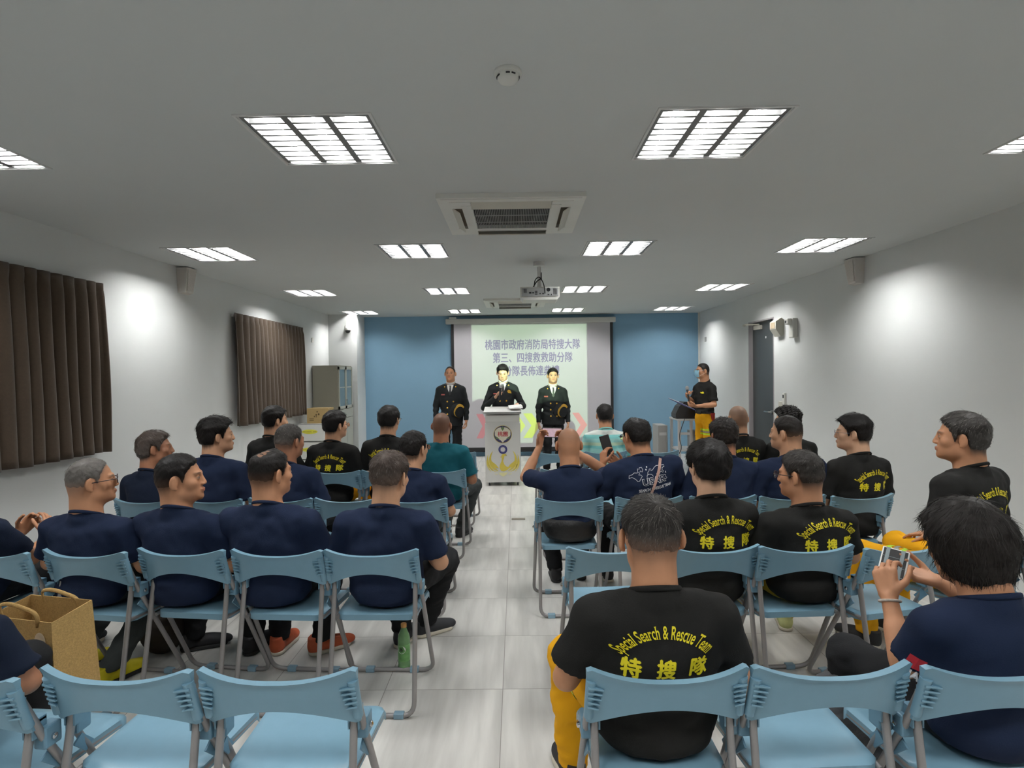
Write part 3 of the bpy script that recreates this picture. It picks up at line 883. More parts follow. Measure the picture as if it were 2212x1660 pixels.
tails += [[(-.06, -.135), (.06, -.135), (.05, -.165), (0, -.195), (-.05, -.165)]]
flat('phoenix_tail', tails, E_['lightgold'], 1, zp)
tag(pd, 'white wheeled lectern with round peach seal and golden phoenix emblem', 'podium')
r = empty('paper_stack', (-.10, 8.42, 1.118)); r.rotation_euler = (math.radians(7), 0, .1)
b = MB()
b.add([(-.02, -.15, .012), (.17, -.15, .02), (.17, .10, .02), (-.02, .10, .012), (-.02, -.15, .018), (.17, -.13, .045), (.17, .10, .035), (-.02, .10, .018)], [(3,2,1,0), (4,5,6,7), (0,1,5,4), (1,2,6,5), (2,3,7,6), (3,0,4,7)])
b.build('paper_sheets', M['paper'], r)
tag(r, 'open white papers lying on the podium top', 'papers')

# ------------------------------------------------------------------ table at the right with the portable speaker
M['tbl'] = new_mat('trolley_grey_white', srgb(190, 190, 190), .45, noise=(6, .02))
tb = empty('utility_table', (3.02, 9.45, 0))
X0_, X1_, Y0_, Y1_, ZT = -.46, .30, -.22, .30, .86
b = MB(); b.box((X0_, Y0_, ZT-.03), (X1_, Y1_, ZT), bev=.005); b.build('tabletop', M['tbl'], tb)
for (x, y) in ((X0_+.03, Y0_+.03), (X1_-.03, Y0_+.03), (X0_+.03, Y1_-.03), (X1_-.03, Y1_-.03), (X0_+.22, Y0_+.03)):
    b = MB(); b.box((x-.02, y-.02, 0), (x+.02, y+.02, ZT-.03)); b.build('leg', M['tbl'], tb)
b = MB(); b.box((X0_+.02, Y0_+.02, .34), (X1_-.02, Y1_-.02, .365)); b.build('shelf', M['tbl'], tb)
b = MB(); b.box((X0_+.05, Y0_+.04, .60), (X0_+.22, Y0_+.06, .64)); b.build('cross_rail', M['tbl'], tb)
tag(tb, 'grey white metal utility table behind the masked host', 'table')
r = empty('portable_speaker', (2.74, 9.40, ZT))
b = MB(); b.prism([(-.20, .02), (-.17, 0), (.14, 0), (.16, .04), (.14, .20), (.06, .26), (-.06, .27), (-.14, .20), (-.20, .08)], 'y', -.13, .14); b.build('cabinet', M['dark'], r)
b = MB(); b.prism([(-.04, .03), (.12, .03), (.13, .10), (.10, .19), (.04, .235), (-.03, .235)], 'y', -.135, -.13); b.build('front_grille', new_mat('speaker_grille_black', srgb(40, 40, 42), .9, noise=(150, .3)), r)
b = MB(); b.lathe([(.05, -.14), (.03, -.138), (.008, -.137)], 20, (.04, 0, .12), axis='y'); b.build('driver', M['black_metal'], r)
tag(r, 'black portable loudspeaker lying on the utility table', 'speaker')
r = empty('mixer_box', (3.03, 9.42, ZT)); b = MB(); b.box((-.14, -.12, 0), (.14, .12, .09), bev=.01); b.build('case', M['dark'], r)
b = MB()
for i in range(3): b.lathe([(.012, -.126), (.012, -.12)], 12, (-.09+i*.03, 0, .05), axis='y')
b.build('knob', M['grey_plastic'], r)
tag(r, 'dark amplifier box on the utility table behind the host', 'amplifier')
r = empty('computer_tower', (2.46, 9.75, 0)); b = MB(); b.box((-.10, -.05, 0), (.06, .35, .72), bev=.008); b.build('case', M['grey_plastic'], r)
b = MB(); b.box((-.08, -.053, .55), (.04, -.049, .60)); b.build('drive_bay', M['tbl'], r)
tag(r, 'grey tall equipment case on floor left of the utility table', 'equipment case')
r = empty('equipment_box', (3.06, 9.52, .365)); b = MB(); b.box((-.22, -.12, 0), (.10, .16, .28), bev=.006); b.build('case', M['grey_plastic'], r)
b = MB(); b.box((-.18, -.123, .20), (-.10, -.119, .215)); b.build('slot', M['dark'], r)
tag(r, 'grey equipment box on the shelf of the utility table', 'equipment box')
b = MB(); b.tube(fillet([(2.66, 9.2, ZT+.012), (2.62, 9.10, ZT-.02), (2.52, 9.05, .60), (2.58, 9.05, .40), (2.48, 9.1, .25), (2.50, 9.2, .01), (2.3, 9.6, .008)], .12), .006, 7)
tag(b.build('power_cable', M['black_rubber'], smooth=True), 'thin black cable hanging from the utility table to the floor', 'cable')

# floor cover plate in the aisle
r = empty('floor_outlet', (0.0, 6.38, 0)); b = MB(); b.box((-.075, -.04, 0), (.075, .04, .004)); b.build('cover_plate', new_mat('plate_metal', srgb(140, 132, 122), .4, metal=.5, noise=(20, .05)), r)
tag(r, 'small rectangular metal floor plate in the aisle before the podium', 'floor outlet')
# ------------------------------------------------------------------ folding chairs
M['chair'] = new_mat('chair_blue_plastic', srgb(122, 160, 180), .34, noise=(30, 0.02), bump=(900, .05), spec=.45)
M['chair_clear'] = new_mat('chair_cap_blue_grey', srgb(128, 158, 176), .4, noise=(30, 0.03))
M['chair_bracket'] = new_mat('chair_bracket_blue', srgb(108, 146, 168), .4, noise=(30, 0.03))

def make_chair():
    r = empty('folding_chair')
    # backrest: concave panel with a wide top lip
    NU, NV = 36, 10
    def top(u): return .760 + .030*abs(u)**2.6
    def bot(u): return .668 - .074*abs(u)**2.0
    def yy(u, z): return .012 - .046*(1-abs(u)**2.2) + (.79-z)*.30
    def hw(u, v): return .222 - .010*(1-v) if True else 0
    V = []; F = []
    for side in (0, 1):
        for j in range(NV+1):
            v = j/NV
            for i in range(NU+1):
                u = -1 + 2*i/NU
                z = bot(u) + (top(u)-bot(u))*v
                cr = 0
                if abs(u) > .93 : z = z - (.012*((abs(u)-.93)/.07)**2 if v > .5 else -.012*((abs(u)-.93)/.07)**2)
                th = .006 + .012*sstep(.80, 1.0, v) + .004*sstep(.2, 0, v)
                x = u*(.222 + .004*v)
                y = yy(u, z) + (th if side else 0)
                if side == 0: y -= .006*sstep(.85, 1, v)
                V.append((x, y, z))
    o = (NU+1)*(NV+1)
    for j in range(NV):
        for i in range(NU):
            a = j*(NU+1)+i
            F.append((a, a+1, a+NU+2, a+NU+1)); F.append((o+a, o+a+NU+1, o+a+NU+2, o+a+1))
    for i in range(NU):
        F.append((i, o+i, o+i+1, i+1)); t = NV*(NU+1)+i; F.append((t, t+1, o+t+1, o+t))
    for j in range(NV):
        a = j*(NU+1); F.append((a, a+NU+1, o+a+NU+1, o+a)); a += NU; F.append((a, o+a, o+a+NU+1, a+NU+1))
    b = MB(); b.add(V, F); back = b.build('backrest', M['chair'], r, auto=50)
    # moulded ribs and sleeves that grip the posts
    for s in (-1, 1):
        rb = MB()
        for k in range(5):
            z = .728 - k*.016
            x0, x1 = s*(.180+.003*k), s*.222
            zc = z
            rb.add([(x0, yy(.75, zc)-.002, zc-.001), (x1, -.005+(.79-zc)*.30, zc+.004), (x1, .028+(.79-zc)*.30, zc+.004), (x0, yy(.75, zc)+.004, zc-.001),
                    (x0, yy(.75, zc)-.002, zc-.004), (x1, -.005+(.79-zc)*.30, zc-.002), (x1, .028+(.79-zc)*.30, zc-.004), (x0, yy(.75, zc)+.004, zc-.004)],
                   [(0,1,2,3), (7,6,5,4), (0,4,5,1), (1,5,6,2), (2,6,7,3), (3,7,4,0)])
        rb.tube([(s*.211, .026, .748), (s*.213, .040, .70), (s*.216, .062, .625)], .0165, 12, r2=.0145)
        rb.build('backrest_sleeve', M['chair'], r, auto=45)
    # seat
    V = []; F = []; NU, NV = 22, 18
    def sx(u, v):
        w_ = .192 + .014*v
        return u*w_
    for side in (0, 1):
        for j in range(NV+1):
            v = j/NV
            for i in range(NU+1):
                u = -1+2*i/NU
                y = .085 + .365*v
                if abs(u) > .8:
                    q = (abs(u)-.8)/.2
                    if v < .15: y += .03*q*q*(1-v/.15)
                    if v > .85: y -= .04*q*q*(v-.85)/.15
                z = .452 - .014*(1-u*u)*(1-(2*v-1)**2) - .016*sstep(.85, 1, v) - .0*v
                edge = max(sstep(.93, 1, abs(u)), sstep(.94, 1, v), sstep(.06, 0, v))
                z -= .008*edge
                if side: z -= .006 + (.022*edge)
                V.append((sx(u, v), y, z))
    o = (NU+1)*(NV+1)
    for j in range(NV):
        for i in range(NU):
            a = j*(NU+1)+i
            F.append((a, a+1, a+NU+2, a+NU+1)); F.append((o+a, o+a+NU+1, o+a+NU+2, o+a+1))
    for i in range(NU):
        F.append((i, o+i, o+i+1, i+1)); t = NV*(NU+1)+i; F.append((t, t+1, o+t+1, o+t))
    for j in range(NV):
        a = j*(NU+1); F.append((a, a+NU+1, o+a+NU+1, o+a)); a += NU; F.append((a, o+a, o+a+NU+1, a+NU+1))
    b = MB(); b.add(V, F); b.build('seat', M['chair'], r, auto=60)
    for s in (-1, 1): MB().tube([(s*.186, .08, .432), (s*.196, .40, .425)], .009, 8).build('seat_rail', M['steel_tube'], r, auto=50)
    # long posts: backrest down to the front floor bar
    P = [(-.211, .028, .745), (-.218, .10, .575), (-.226, .405, .012), (.226, .405, .012), (.218, .10, .575), (.211, .028, .745)]
    P = [P[0]] + fillet(P[1:5], .07, 6) + [P[5]]
    b = MB(); b.tube(P, .0115, 10); b.build('front_leg_frame', M['steel_tube'], r, auto=50)
    P = [(-.196, .085, .605), (-.202, -.02, .0115), (.202, -.02, .0115), (.196, .085, .605)]
    b = MB(); b.tube(fillet(P, .06, 6), .0115, 10); b.build('rear_leg_frame', M['steel_tube'], r, auto=50)
    for s in (-1, 1):
        b = MB()
        x = s*.197
        b.box((x-.017, .075, .575), (x-.012, .118, .625)); b.box((x+.012, .075, .575), (x+.017, .118, .625)); b.box((x-.017, .068, .618), (x+.017, .118, .630))
        b.box((s*.205-.014 if s > 0 else s*.232, .095, .535), (s*.232 if s > 0 else s*.205+.014, .150, .600), bev=.006)
        b.add([(s*.212, .13, .52), (s*.218, .18, .47), (s*.218, .15, .45), (s*.212, .10, .50), (s*.206, .13, .52), (s*.212, .18, .47), (s*.212, .15, .45), (s*.206, .10, .50)],
              [(0,1,2,3), (7,6,5,4), (0,4,5,1), (1,5,6,2), (2,6,7,3), (3,7,4,0)])
        k = b.build('hinge_bracket', M['chair_bracket'], r)
        b = MB(); b.lathe([(.009, s*.233), (.009, s*.240), (.003, s*.243)], 10, (0, .12, .565), axis='x'); b.build('bolt', M['chrome'], k, auto=40)
    for (x, y) in ((-.12, .405), (.12, .405), (-.13, -.018), (.13, -.018)):
        b = MB(); b.box((x-.024, y-.016, .0), (x+.024, y+.016, .027), bev=.004); b.build('foot_cap', M['chair_clear'], r)
    return r

rows = {'front': 1.59, 'second': 2.71, 'third': 3.85, 'fourth': 4.99, 'fifth': 6.10}
chairs = []   # (x, y, rot, label)
R_ = math.radians
G = 'pale blue folding chairs'
chairs += [(-1.61, 1.57, -.12, 'blue folding chair cut by the left picture edge, nearest row'),
 (-1.15, 1.60, -.08, 'empty blue folding chair in nearest row, left of the aisle-side empty one'),
 (-.685, 1.59, -.02, 'empty blue folding chair in nearest row beside the aisle on the left'),
 (.41, 1.58, .03, 'blue folding chair carrying the crew-cut man with large yellow back print, nearest row'),
 (.87, 1.59, .05, 'empty blue folding chair in nearest row between seated man and long-haired woman'),
 (1.335, 1.58, .05, 'blue folding chair under the long-haired woman with the phone')]
chairs += [(-2.56, 2.74, -.17, 'blue folding chair of the man with clasped hands at left edge'),
 (-2.09, 2.73, -.15, 'blue folding chair of the grey-haired man with glasses, second row left'),
 (-1.63, 2.74, -.12, 'blue folding chair of the crew-cut man in profile, second row left'),
 (-1.155, 2.71, -.08, 'blue folding chair above the orange shoes, second row left'),
 (-.70, 2.70, -.02, 'blue folding chair by the aisle with green bottle beneath'),
 (.45, 2.71, .04, 'empty blue folding chair ahead of the large yellow-print man'),
 (.92, 2.70, .06, 'blue folding chair of the thick black-haired man, second row right'),
 (1.35, 2.69, .05, 'blue folding chair above the pale yellow shoe, second row right'),
 (1.81, 2.68, .22, 'blue folding chair behind the phone, over yellow trousers with stripes')]
chairs += [(-2.57, 3.91, -.14, 'blue folding chair of the long brown-haired man, third row by the left wall'),
 (-2.10, 3.90, -.12, 'blue folding chair of the bushy black-haired man in navy, third row left'),
 (-1.62, 3.89, -.08, 'blue folding chair third from the left wall, third row'),
 (-1.16, 3.87, -.05, 'empty blue folding chair in third row left of the aisle seat'),
 (-.70, 3.83, -.02, 'blue folding chair of the man beside the aisle, third row left'),
 (.34, 3.80, .02, 'blue folding chair of the bald man filming, by the aisle'),
 (.87, 3.81, .05, 'blue folding chair of the man with the white map print'),
 (1.36, 3.81, .05, 'blue folding chair right of the map-print man, third row'),
 (1.81, 3.79, .08, 'blue folding chair fourth from the aisle, third row right'),
 (2.27, 3.79, .16, 'blue folding chair with yellow trousers on it by right wall, third row')]
chairs += [(-2.60, 5.02, -.15, 'blue folding chair nearest the left wall in the fourth row'),
 (-2.14, 5.02, -.12, 'blue folding chair of the black-shirted man beneath the far curtain'),
 (-1.60, 5.02, -.08, 'blue folding chair of the young man before the white cartons'),
 (-1.15, 5.01, -.06, 'blue folding chair of the young man before the blue wall, fourth row left'),
 (-.68, 5.02, -.02, 'blue folding chair of the teal polo man'),
 (.42, 4.98, .02, 'empty blue folding chair ahead of the bald man filming'),
 (.90, 4.98, .04, 'empty blue folding chair between striped polo man and map-print man'),
 (1.95, 5.00, .08, 'blue folding chair of the buzz-cut man near the grey door'),
 (2.42, 5.00, .12, 'blue folding chair of the curly-haired man by the grey door')]
chairs += [(-.67, 6.13, -.02, 'blue folding chair in the front row left of the podium'),
 (.42, 6.08, .0, 'empty blue folding chair in the front row right of the podium'),
 (.93, 6.08, .02, 'blue folding chair of the turquoise striped polo man'),
 (1.48, 6.08, .05, 'empty blue folding chair in the front row beneath the utility table')]
ch0 = make_chair()
for i, (x, y, rz, lab) in enumerate(chairs):
    o = ch0 if i == 0 else copy_tree(ch0)
    o.location = (x, y, 0); o.rotation_euler = (0, 0, rz)
    tag(o, lab, 'chair', G)

# ------------------------------------------------------------------ people
M['skin'] = new_mat('skin', srgb(200, 150, 120), .5, vcol=True, noise=(25, .05), spec=.35)
M['hair'] = new_mat('hair', srgb(24, 21, 20), .55, vcol=True, spec=.22)
M['sole_white'] = new_mat('shoe_sole_white', srgb(205, 198, 182), .6, noise=(20, .04))
SK = {'tan': srgb(196, 142, 108), 'mid': srgb(206, 158, 126), 'dark': srgb(170, 118, 90), 'pale': srgb(216, 172, 142)}
HC_ = {'black': srgb(21, 18, 17), 'brown': srgb(64, 52, 46), 'grey': srgb(92, 88, 85), 'dark': srgb(32, 28, 26), 'lightgrey': srgb(118, 114, 110)}
def cloth(name, c, rough=.92):
    return new_mat(name, srgb(*c), rough, noise=(7, .05), bump=(260, .12), sheen=.0, spec=.18)
M['navy'] = cloth('navy_cotton', (28, 38, 61)); M['navy2'] = cloth('dark_navy_cotton', (24, 32, 49)); M['blackt'] = cloth('black_cotton', (32, 32, 31))
M['yellow_p'] = cloth('yellow_work_trousers', (232, 168, 30)); M['olive_p'] = cloth('olive_yellow_trousers', (204, 170, 62)); M['black_p'] = cloth('black_trousers', (30, 31, 33)); M['grey_p'] = cloth('dark_grey_trousers', (62, 66, 66))
M['teal'] = cloth('teal_polo', (30, 92, 104)); M['uniform'] = new_mat('black_uniform_wool', srgb(25, 28, 30), .75, noise=(9, .05), bump=(300, .1), spec=.25)
M['turq'] = new_mat('turquoise_stripe_base', srgb(112, 208, 204), .9, spec=.2)
def stripe_mat():
    m = M['turq']; nt = m.node_tree; N = nt.nodes; b = N['Principled BSDF']
    tc = N.new('ShaderNodeTexCoord'); s = N.new('ShaderNodeSeparateXYZ'); nt.links.new(tc.outputs['Object'], s.inputs[0])
    cr = N.new('ShaderNodeValToRGB'); cr.color_ramp.interpolation = 'CONSTANT'
    mr = N.new('ShaderNodeMapRange'); mr.inputs['From Min'].default_value = .62; mr.inputs['From Max'].default_value = 1.03
    nt.links.new(s.outputs['Z'], mr.inputs['Value']); nt.links.new(mr.outputs['Result'], cr.inputs['Fac'])
    T, W_, Y_, G_ = srgb(124, 190, 186), srgb(208, 214, 208), srgb(186, 206, 178), srgb(150, 200, 194)
    st = [(0, Y_), (.18, T), (.30, G_), (.42, T), (.50, Y_), (.58, G_), (.68, T), (.78, W_), (.90, T)]
    e = cr.color_ramp.elements
    e[0].position = 0; e[0].color = st[0][1] + (1,); e[1].position = st[1][0]; e[1].color = st[1][1] + (1,)
    for p_, c_ in st[2:]:
        q = e.new(p_); q.color = c_ + (1,)
    nt.links.new(cr.outputs['Color'], b.inputs['Base Color'])
stripe_mat()
M['yellow_txt'] = new_mat('yellow_shirt_print', srgb(244, 226, 40), .55, noise=(40, .03))
M['white_txt'] = new_mat('white_shirt_print', srgb(205, 208, 212), .6, noise=(40, .03))
M['reflect'] = new_mat('reflective_lime_band', srgb(196, 236, 50), .4, noise=(40, .03))
M['silver_band'] = new_mat('reflective_grey_band', srgb(140, 142, 130), .4, noise=(40, .03))
M['frame_dark'] = new_mat('spectacle_frame', srgb(42, 28, 28), .3, noise=(30, .04))
M['frame_metal'] = new_mat('spectacle_wire', srgb(120, 120, 132), .25, metal=.9, noise=(30, .04))
M['lens'] = new_mat('spectacle_lens', (.92, .95, .97), .03, trans=1.0, noise=(30, .005))
M['gold'] = new_mat('gold_metal', srgb(226, 178, 70), .3, metal=.6, noise=(30, .04))
M['mask'] = new_mat('surgical_mask_blue', srgb(150, 200, 224), .8, noise=(30, .02))
M['phone'] = new_mat('phone_case_dark', srgb(44, 38, 40), .3, noise=(30, .04))
M['jute'] = new_mat('jute_fabric', srgb(182, 150, 98), .95, noise=(160, .16), bump=(500, .3), spec=.1)

# hair line height for a given front/back position in the head frame
_hy = [-.20, -.06, -.042, -.034, -.026, .010, .016, .022, .036, .055, .075, .12]
_hz = [-.072, -.072, -.062, -.030, .022, .022, -.005, -.014, .035, .062, .078, .082]
def hair_mask(L, low=0.0, soft=.012, bald=0.0, recede=0.0):
    h = np.interp(L[1], _hy, _hz) + low + .005*np.sin(L[0]*95+.6)*(L[1] < -.03) + .0025*np.sin(L[0]*260+L[1]*190)
    h = h + recede*np.clip((L[1]-.02)/.05, 0, 1)
    m = sstep(-soft, soft, L[2]-h - .9*np.clip(.035-np.abs(L[0]), 0, .03)*(L[1] < -.03)*0)
    if bald:
        d = np.sqrt((L[0]/.055)**2 + ((L[1]+.045)/.055)**2)
        m = m*(1 - bald*sstep(1.15, .5, d)*(L[2] > .04))
    return m

_shoe_cache = {}
def shoe_geo(res=.006):
    if res in _shoe_cache: return _shoe_cache[res]
    f = Field((-.07, -.10, -.01), (.07, .24, .15), res)
    f.ell((0, -.035, .045), (.038, .045, .05), k=.02); f.ell((0, .06, .04), (.042, .09, .042), k=.02); f.ell((0, .135, .03), (.044, .07, .034), k=.02)
    f.cone((0, -.035, .06), (0, -.045, .115), .038, .036, k=.02)
    f.cut((0, 0, .016), (0, 0, -1)); f.cut((0, -.04, .108), (0, -.25, 1))
    up = relaxed(f)
    g = Field((-.07, -.10, -.02), (.07, .24, .06), res)
    g.cone((0, -.035, .013), (0, .13, .013), .042, .049, k=.01, sc=(1, 1, 1))
    g.cut((0, 0, .024), (0, 0, 1)); g.cut((0, 0, .001), (0, 0, -1))
    so = relaxed(g)
    _shoe_cache[res] = (up, so); return up, so
def relaxed(f, it=1):
    V, Q = f.nets(); return relax(V, Q, it, .45), Q

def hand(f, W, D, N, sgn, curl=(25, 30, 20), k=.004, spread=.05, thumb=0.0):
    """W wrist, D direction to the knuckles, N palm normal (fingers curl towards it), sgn thumb side"""
    D = np.array(D, float); D /= np.linalg.norm(D); N = np.array(N, float); N -= D*(N@D); N /= np.linalg.norm(N)
    T = np.cross(D, N)*sgn; W = np.array(W, float)
    for i in range(4):
        off = .030-.020*i
        kn = W + D*(.088-.004*abs(i-1)) + T*off
        f.cone(W + D*.012 + T*off*.6, kn, .0145, .0115, k=.010)
    lens = (.072, .080, .074, .058)
    for i in range(4):
        off = .030-.020*i
        p = W + D*(.088-.004*abs(i-1)) + T*off
        d0 = D + T*spread*(1.5-i); d0 /= np.linalg.norm(d0)
        ang = 0
        for j, fr in enumerate((.45, .31, .24)):
            ang += math.radians(curl[j] + 4*(i-1.5))
            d = d0*math.cos(ang) + N*math.sin(ang)
            q = p + d*lens[i]*fr
            f.cone(p, q, .0090-.0008*j, .0084-.0008*j, k=k if j == 0 else .002)
            p = q
    p = W + D*.022 + T*.024
    for j, (a, c, n, l, r_) in enumerate(((.62, .70, .35, .042, .0135), (.85, .35, .42+thumb, .032, .0105), (.90, .10, .45+thumb, .026, .0095))):
        d = D*a + T*c + N*n; d /= np.linalg.norm(d)
        q = p + d*l; f.cone(p, q, r_, r_*.88, k=.008 if j == 0 else .002); p = q

def project(V2, F, tree, x0, z0, side=-1, off=.0025, flip=1, tilt=0.0, ysrc=1.0):
    c, s = math.cos(tilt), math.sin(tilt)
    out = []; last = 0
    for (x, y) in V2:
        X = x0 + flip*(c*x - s*y); Z = z0 + s*x + c*y
        h = tree.ray_cast(Vector((X, side*ysrc, Z)), Vector((0, -side, 0)))
        yv = h[0].y if h[0] is not None else last
        last = yv
        out.append((X, yv + side*off, Z))
    return out, F

def subdiv2(V, F, n=1):
    """midpoint subdivision of a flat polygon mesh (fan triangles) so it can drape over the cloth"""
    T = []
    for f in F:
        for i in range(1, len(f)-1): T.append((f[0], f[i], f[i+1]))
    V = [tuple(p) for p in V]
    for _ in range(n):
        mid = {}; T2 = []
        def md(a, b):
            key = (min(a, b), max(a, b))
            if key not in mid: mid[key] = len(V); V.append(((V[a][0]+V[b][0])/2, (V[a][1]+V[b][1])/2))
            return mid[key]
        for a, b, c in T:
            if max(math.dist(V[a], V[b]), math.dist(V[b], V[c]), math.dist(V[c], V[a])) < .012: T2.append((a, b, c)); continue
            x, y, z = md(a, b), md(b, c), md(c, a)
            T2 += [(a, x, z), (x, b, y), (z, y, c), (x, y, z)]
        T = T2
    return V, T

_sr = None
def rescue_print():
    global _sr
    if _sr is None:
        V, F = text_flat('Special Search & Rescue Team', .058, .0006)
        V, F = serifs(V, F, .058)
        V = V.copy(); V[:,0] -= (V[:,0].min()+V[:,0].max())/2; V[:,0] *= .345/(V[:,0].max()-V[:,0].min())
        V[:,1] *= 1.28
        # slab feet like the serif letters of the print
        Rr = .165
        th = V[:,0]/Rr*.93; rr = Rr + V[:,1]
        A = np.c_[rr*np.sin(th), rr*np.cos(th)*.76 - Rr*.76]
        V1, F1 = subdiv2(A, F, 1)
        V3 = []; F3 = []
        for ch, cx in (('特', -.110), ('搜', 0), ('隊', .110)):
            Vc, Fc = text_flat(ch, .064, .0026)
            Vc = Vc - [(Vc[:,0].min()+Vc[:,0].max())/2, (Vc[:,1].min()+Vc[:,1].max())/2]
            Vc = np.c_[Vc[:,0]+.12*Vc[:,1], Vc[:,1]-.06*Vc[:,0]]
            o_ = len(V3); V3 += [(x+cx, y-.090) for x, y in Vc]; F3 += [tuple(i+o_ for i in f) for f in Fc]
        V3, F3 = subdiv2(V3, F3, 1)
        _sr = (V1, F1, V3, F3)
    return _sr

def person(label, x, y, top, yaw=0.0, head=(0, 0, 0), hx=0.0, hy=0.0, shirt='navy', sleeve='short', pants='black_p', shoes=((30, 30, 32), 'w'),
           skin='mid', hair='black', htop=.022, hside=.010, fade=0.0, bald=0.0, recede=0.0, grey=0.0, ns=500, slen=.02, lift=.25, bob=False,
           bw=1.0, bd=1.0, res=.007, arms=None, feet=None, knees=None, stand=False, hs=.99, lean=-.02, glasses=None, prt=None, zsoff=0.0,
           necklace=False, hands=None, sway=0.0, curly=0.0, parts=None, tilt=0.0, strandw=.0012, ear=.004):
    x += hx*.7*math.cos(yaw); y += hx*.7*math.sin(yaw); hx *= .3
    root = empty('person', (x, y, 0), yaw)
    tag(root, label, 'person')
    zs = top - .328 + zsoff; ys = lean
    sw = .180*bw
    hc = np.array([sway + hx, ys + .04 + hy, top - .119*hs - (.006 if htop > .01 else 0)])
    R = Rz(head[0]*D2R) @ Rx(head[1]*D2R) @ Ry(head[2]*D2R)
    piv = np.array((0, -.035, -.05)); hc = hc + piv - R @ piv
    pz = .54 if not stand else .93
    # ---- limb targets
    A = {}
    for sg in (-1, 1):
        S = np.array([sway + sg*sw*(1 if not stand else .95), ys, zs-(.035 if not stand else .055) + sg*tilt])
        if arms and sg in arms: E, W = (np.array(q, float) for q in arms[sg])
        elif not stand:
            E = np.array([sg*(sw+.075), ys+.05, max(.645, zs-.29)]); W = np.array([sg*.155, .27, .645])
        else:
            E = np.array([sg*(sw+.05), ys-.02, zs-.30]); W = np.array([sg*(sw+.055), ys+.05, zs-.55])
        A[sg] = (S, E, W)
    # ---- body (skin): head, neck, trunk, arms, hands in one surface
    pts = [hc + [0, 0, .15], hc - [.13, .13, 0], hc + [.13, .15, 0], [-.22*bw, -.18, pz-.10], [.22*bw, .2, pz]] + [q for a in A.values() for q in a]
    if True:
        for sg in (-1, 1): pts += [A[sg][2] + [.0, .18, .05], A[sg][2] - [.0, .03, .10], A[sg][2] + (A[sg][2]-A[sg][1])*.8]
    pts = np.array([np.array(q, float) for q in pts])
    f = Field(pts.min(0)-.07, pts.max(0)+.07, res)
    f.ell((sway*.5, ys+.01, zs-.14), (.140*bw, .085*bd, .16), k=.04); f.ell((0, .01, (zs+pz)/2-.06), (.13*bw, .09*bd, .16), k=.05); f.ell((0, .0, pz), (.14*bw, .10, .08), k=.05)
    f.cone((sway-.10*bw, ys, zs-.045), (sway+.10*bw, ys, zs-.045), .042, .042, k=.04)
    nb = np.array([sway, ys-.005, zs-.01])
    for sg in (-1, 1):
        S, E, W = A[sg]
        f.cone((sway, ys, zs+.035), S + [0, 0, -.005], .036, .036, k=.03)
        f.cone(S, E, .045*bw, .037*bw, k=.03); f.cone(E, W, .036*bw, .0245, k=.015)
        f.cone(E + (W-E)*.15, E + (W-E)*.5, .037*bw, .033*bw, k=.02)
    hs_ = hs
    def H(c, r_, k=.02, op='add'): f.ell(np.array(c)*hs_, np.array(r_)*hs_, R, k=k, op=op, o=hc)
    def HL(c): return hc + R @ (np.array(c)*hs_)
    f.cone(nb, HL((0, -.022, -.045)), .067*bw**.5, .062, k=.025); f.cone(nb + [0, -.01, .0], HL((0, -.045, -.02)), .058, .056, k=.03)
    def skull(g, k=.02):
        def h(c, r_, kk=k, op='add'): g.ell(np.array(c)*hs_, np.array(r_)*hs_, R, k=kk, op=op, o=hc)
        h((0, -.014, .030), (.077, .094, .087)); h((0, -.05, -.005), (.064, .055, .062), .03)
        h((0, .032, -.030), (.062, .058, .080), .03); h((0, .045, -.080), (.044, .042, .034), .03)
        for s in (-1, 1): h((s*.046, .008, -.066), (.020, .024, .026), .03); h((s*.046, .052, -.022), (.020, .024, .020), .02)
    skull(f)
    for s in (-1, 1):
        f.cone(HL((s*.012, .084, .020)), HL((s*.040, .076, .022)), .010, .009, k=.012)
    for s in (-1, 1):
        H((s*.032, .099, .002), (.017, .016, .011), .010, 'sub'); H((s*.032, .076, .001), (.0135, .0135, .0125), .003)
    f.cone(HL((0, .088, .010)), HL((0, .101, -.028)), .0078, .0118, k=.010)
    for s in (-1, 1): H((s*.012, .096, -.032), (.009, .010, .007), .006)
    H((0, .090, -.058), (.024, .012, .0065), .005); H((0, .089, -.067), (.021, .012, .0065), .004); H((0, .076, -.094), (.022, .018, .018), .014)
    for s in (-1, 1):
        Re = R @ Rz(s*32*D2R) @ Rx(-.15)
        f.ell((0, 0, 0), np.array((.0088, .0205, .0355))*hs_, Re, k=.006, o=HL((s*(.085+ear*.6), -.012, -.006)))
        f.ell((0, 0, 0), np.array((.0055, .011, .019))*hs_, Re, k=.004, op='sub', o=HL((s*(.0935+ear*.9), -.004-ear*.3, -.002)))
        f.ell((0, 0, 0), np.array((.007, .009, .010))*hs_, Re, k=.004, o=HL((s*(.082+ear*.4), -.006, -.036)))
    hd = hands or {}
    for sg in (-1, 1):
        S, E, W = A[sg]
        d = W-E; d /= np.linalg.norm(d)
        h = hd.get(sg, {})
        if stand: dflt = dict(D=(0, .15, -1), N=(-sg, 0, 0), curl=(35, 45, 30))
        else: dflt = dict(D=(-sg*.25, .95, -.20), N=(0, -.1, -1), curl=(12, 22, 16))
        dflt.update(h)
        Dv = np.array(dflt['D'], float)
        tside = dflt.get('t', None)
        Dn = Dv/np.linalg.norm(Dv); Nn = np.array(dflt['N'], float); Nn -= Dn*(Nn@Dn); Nn /= np.linalg.norm(Nn)
        T = np.cross(Dn, Nn)
        want = np.array(tside if tside is not None else ((0, 1, .2) if stand else (-sg, 0, 0)), float)
        sgn = 1 if T@want > 0 else -1
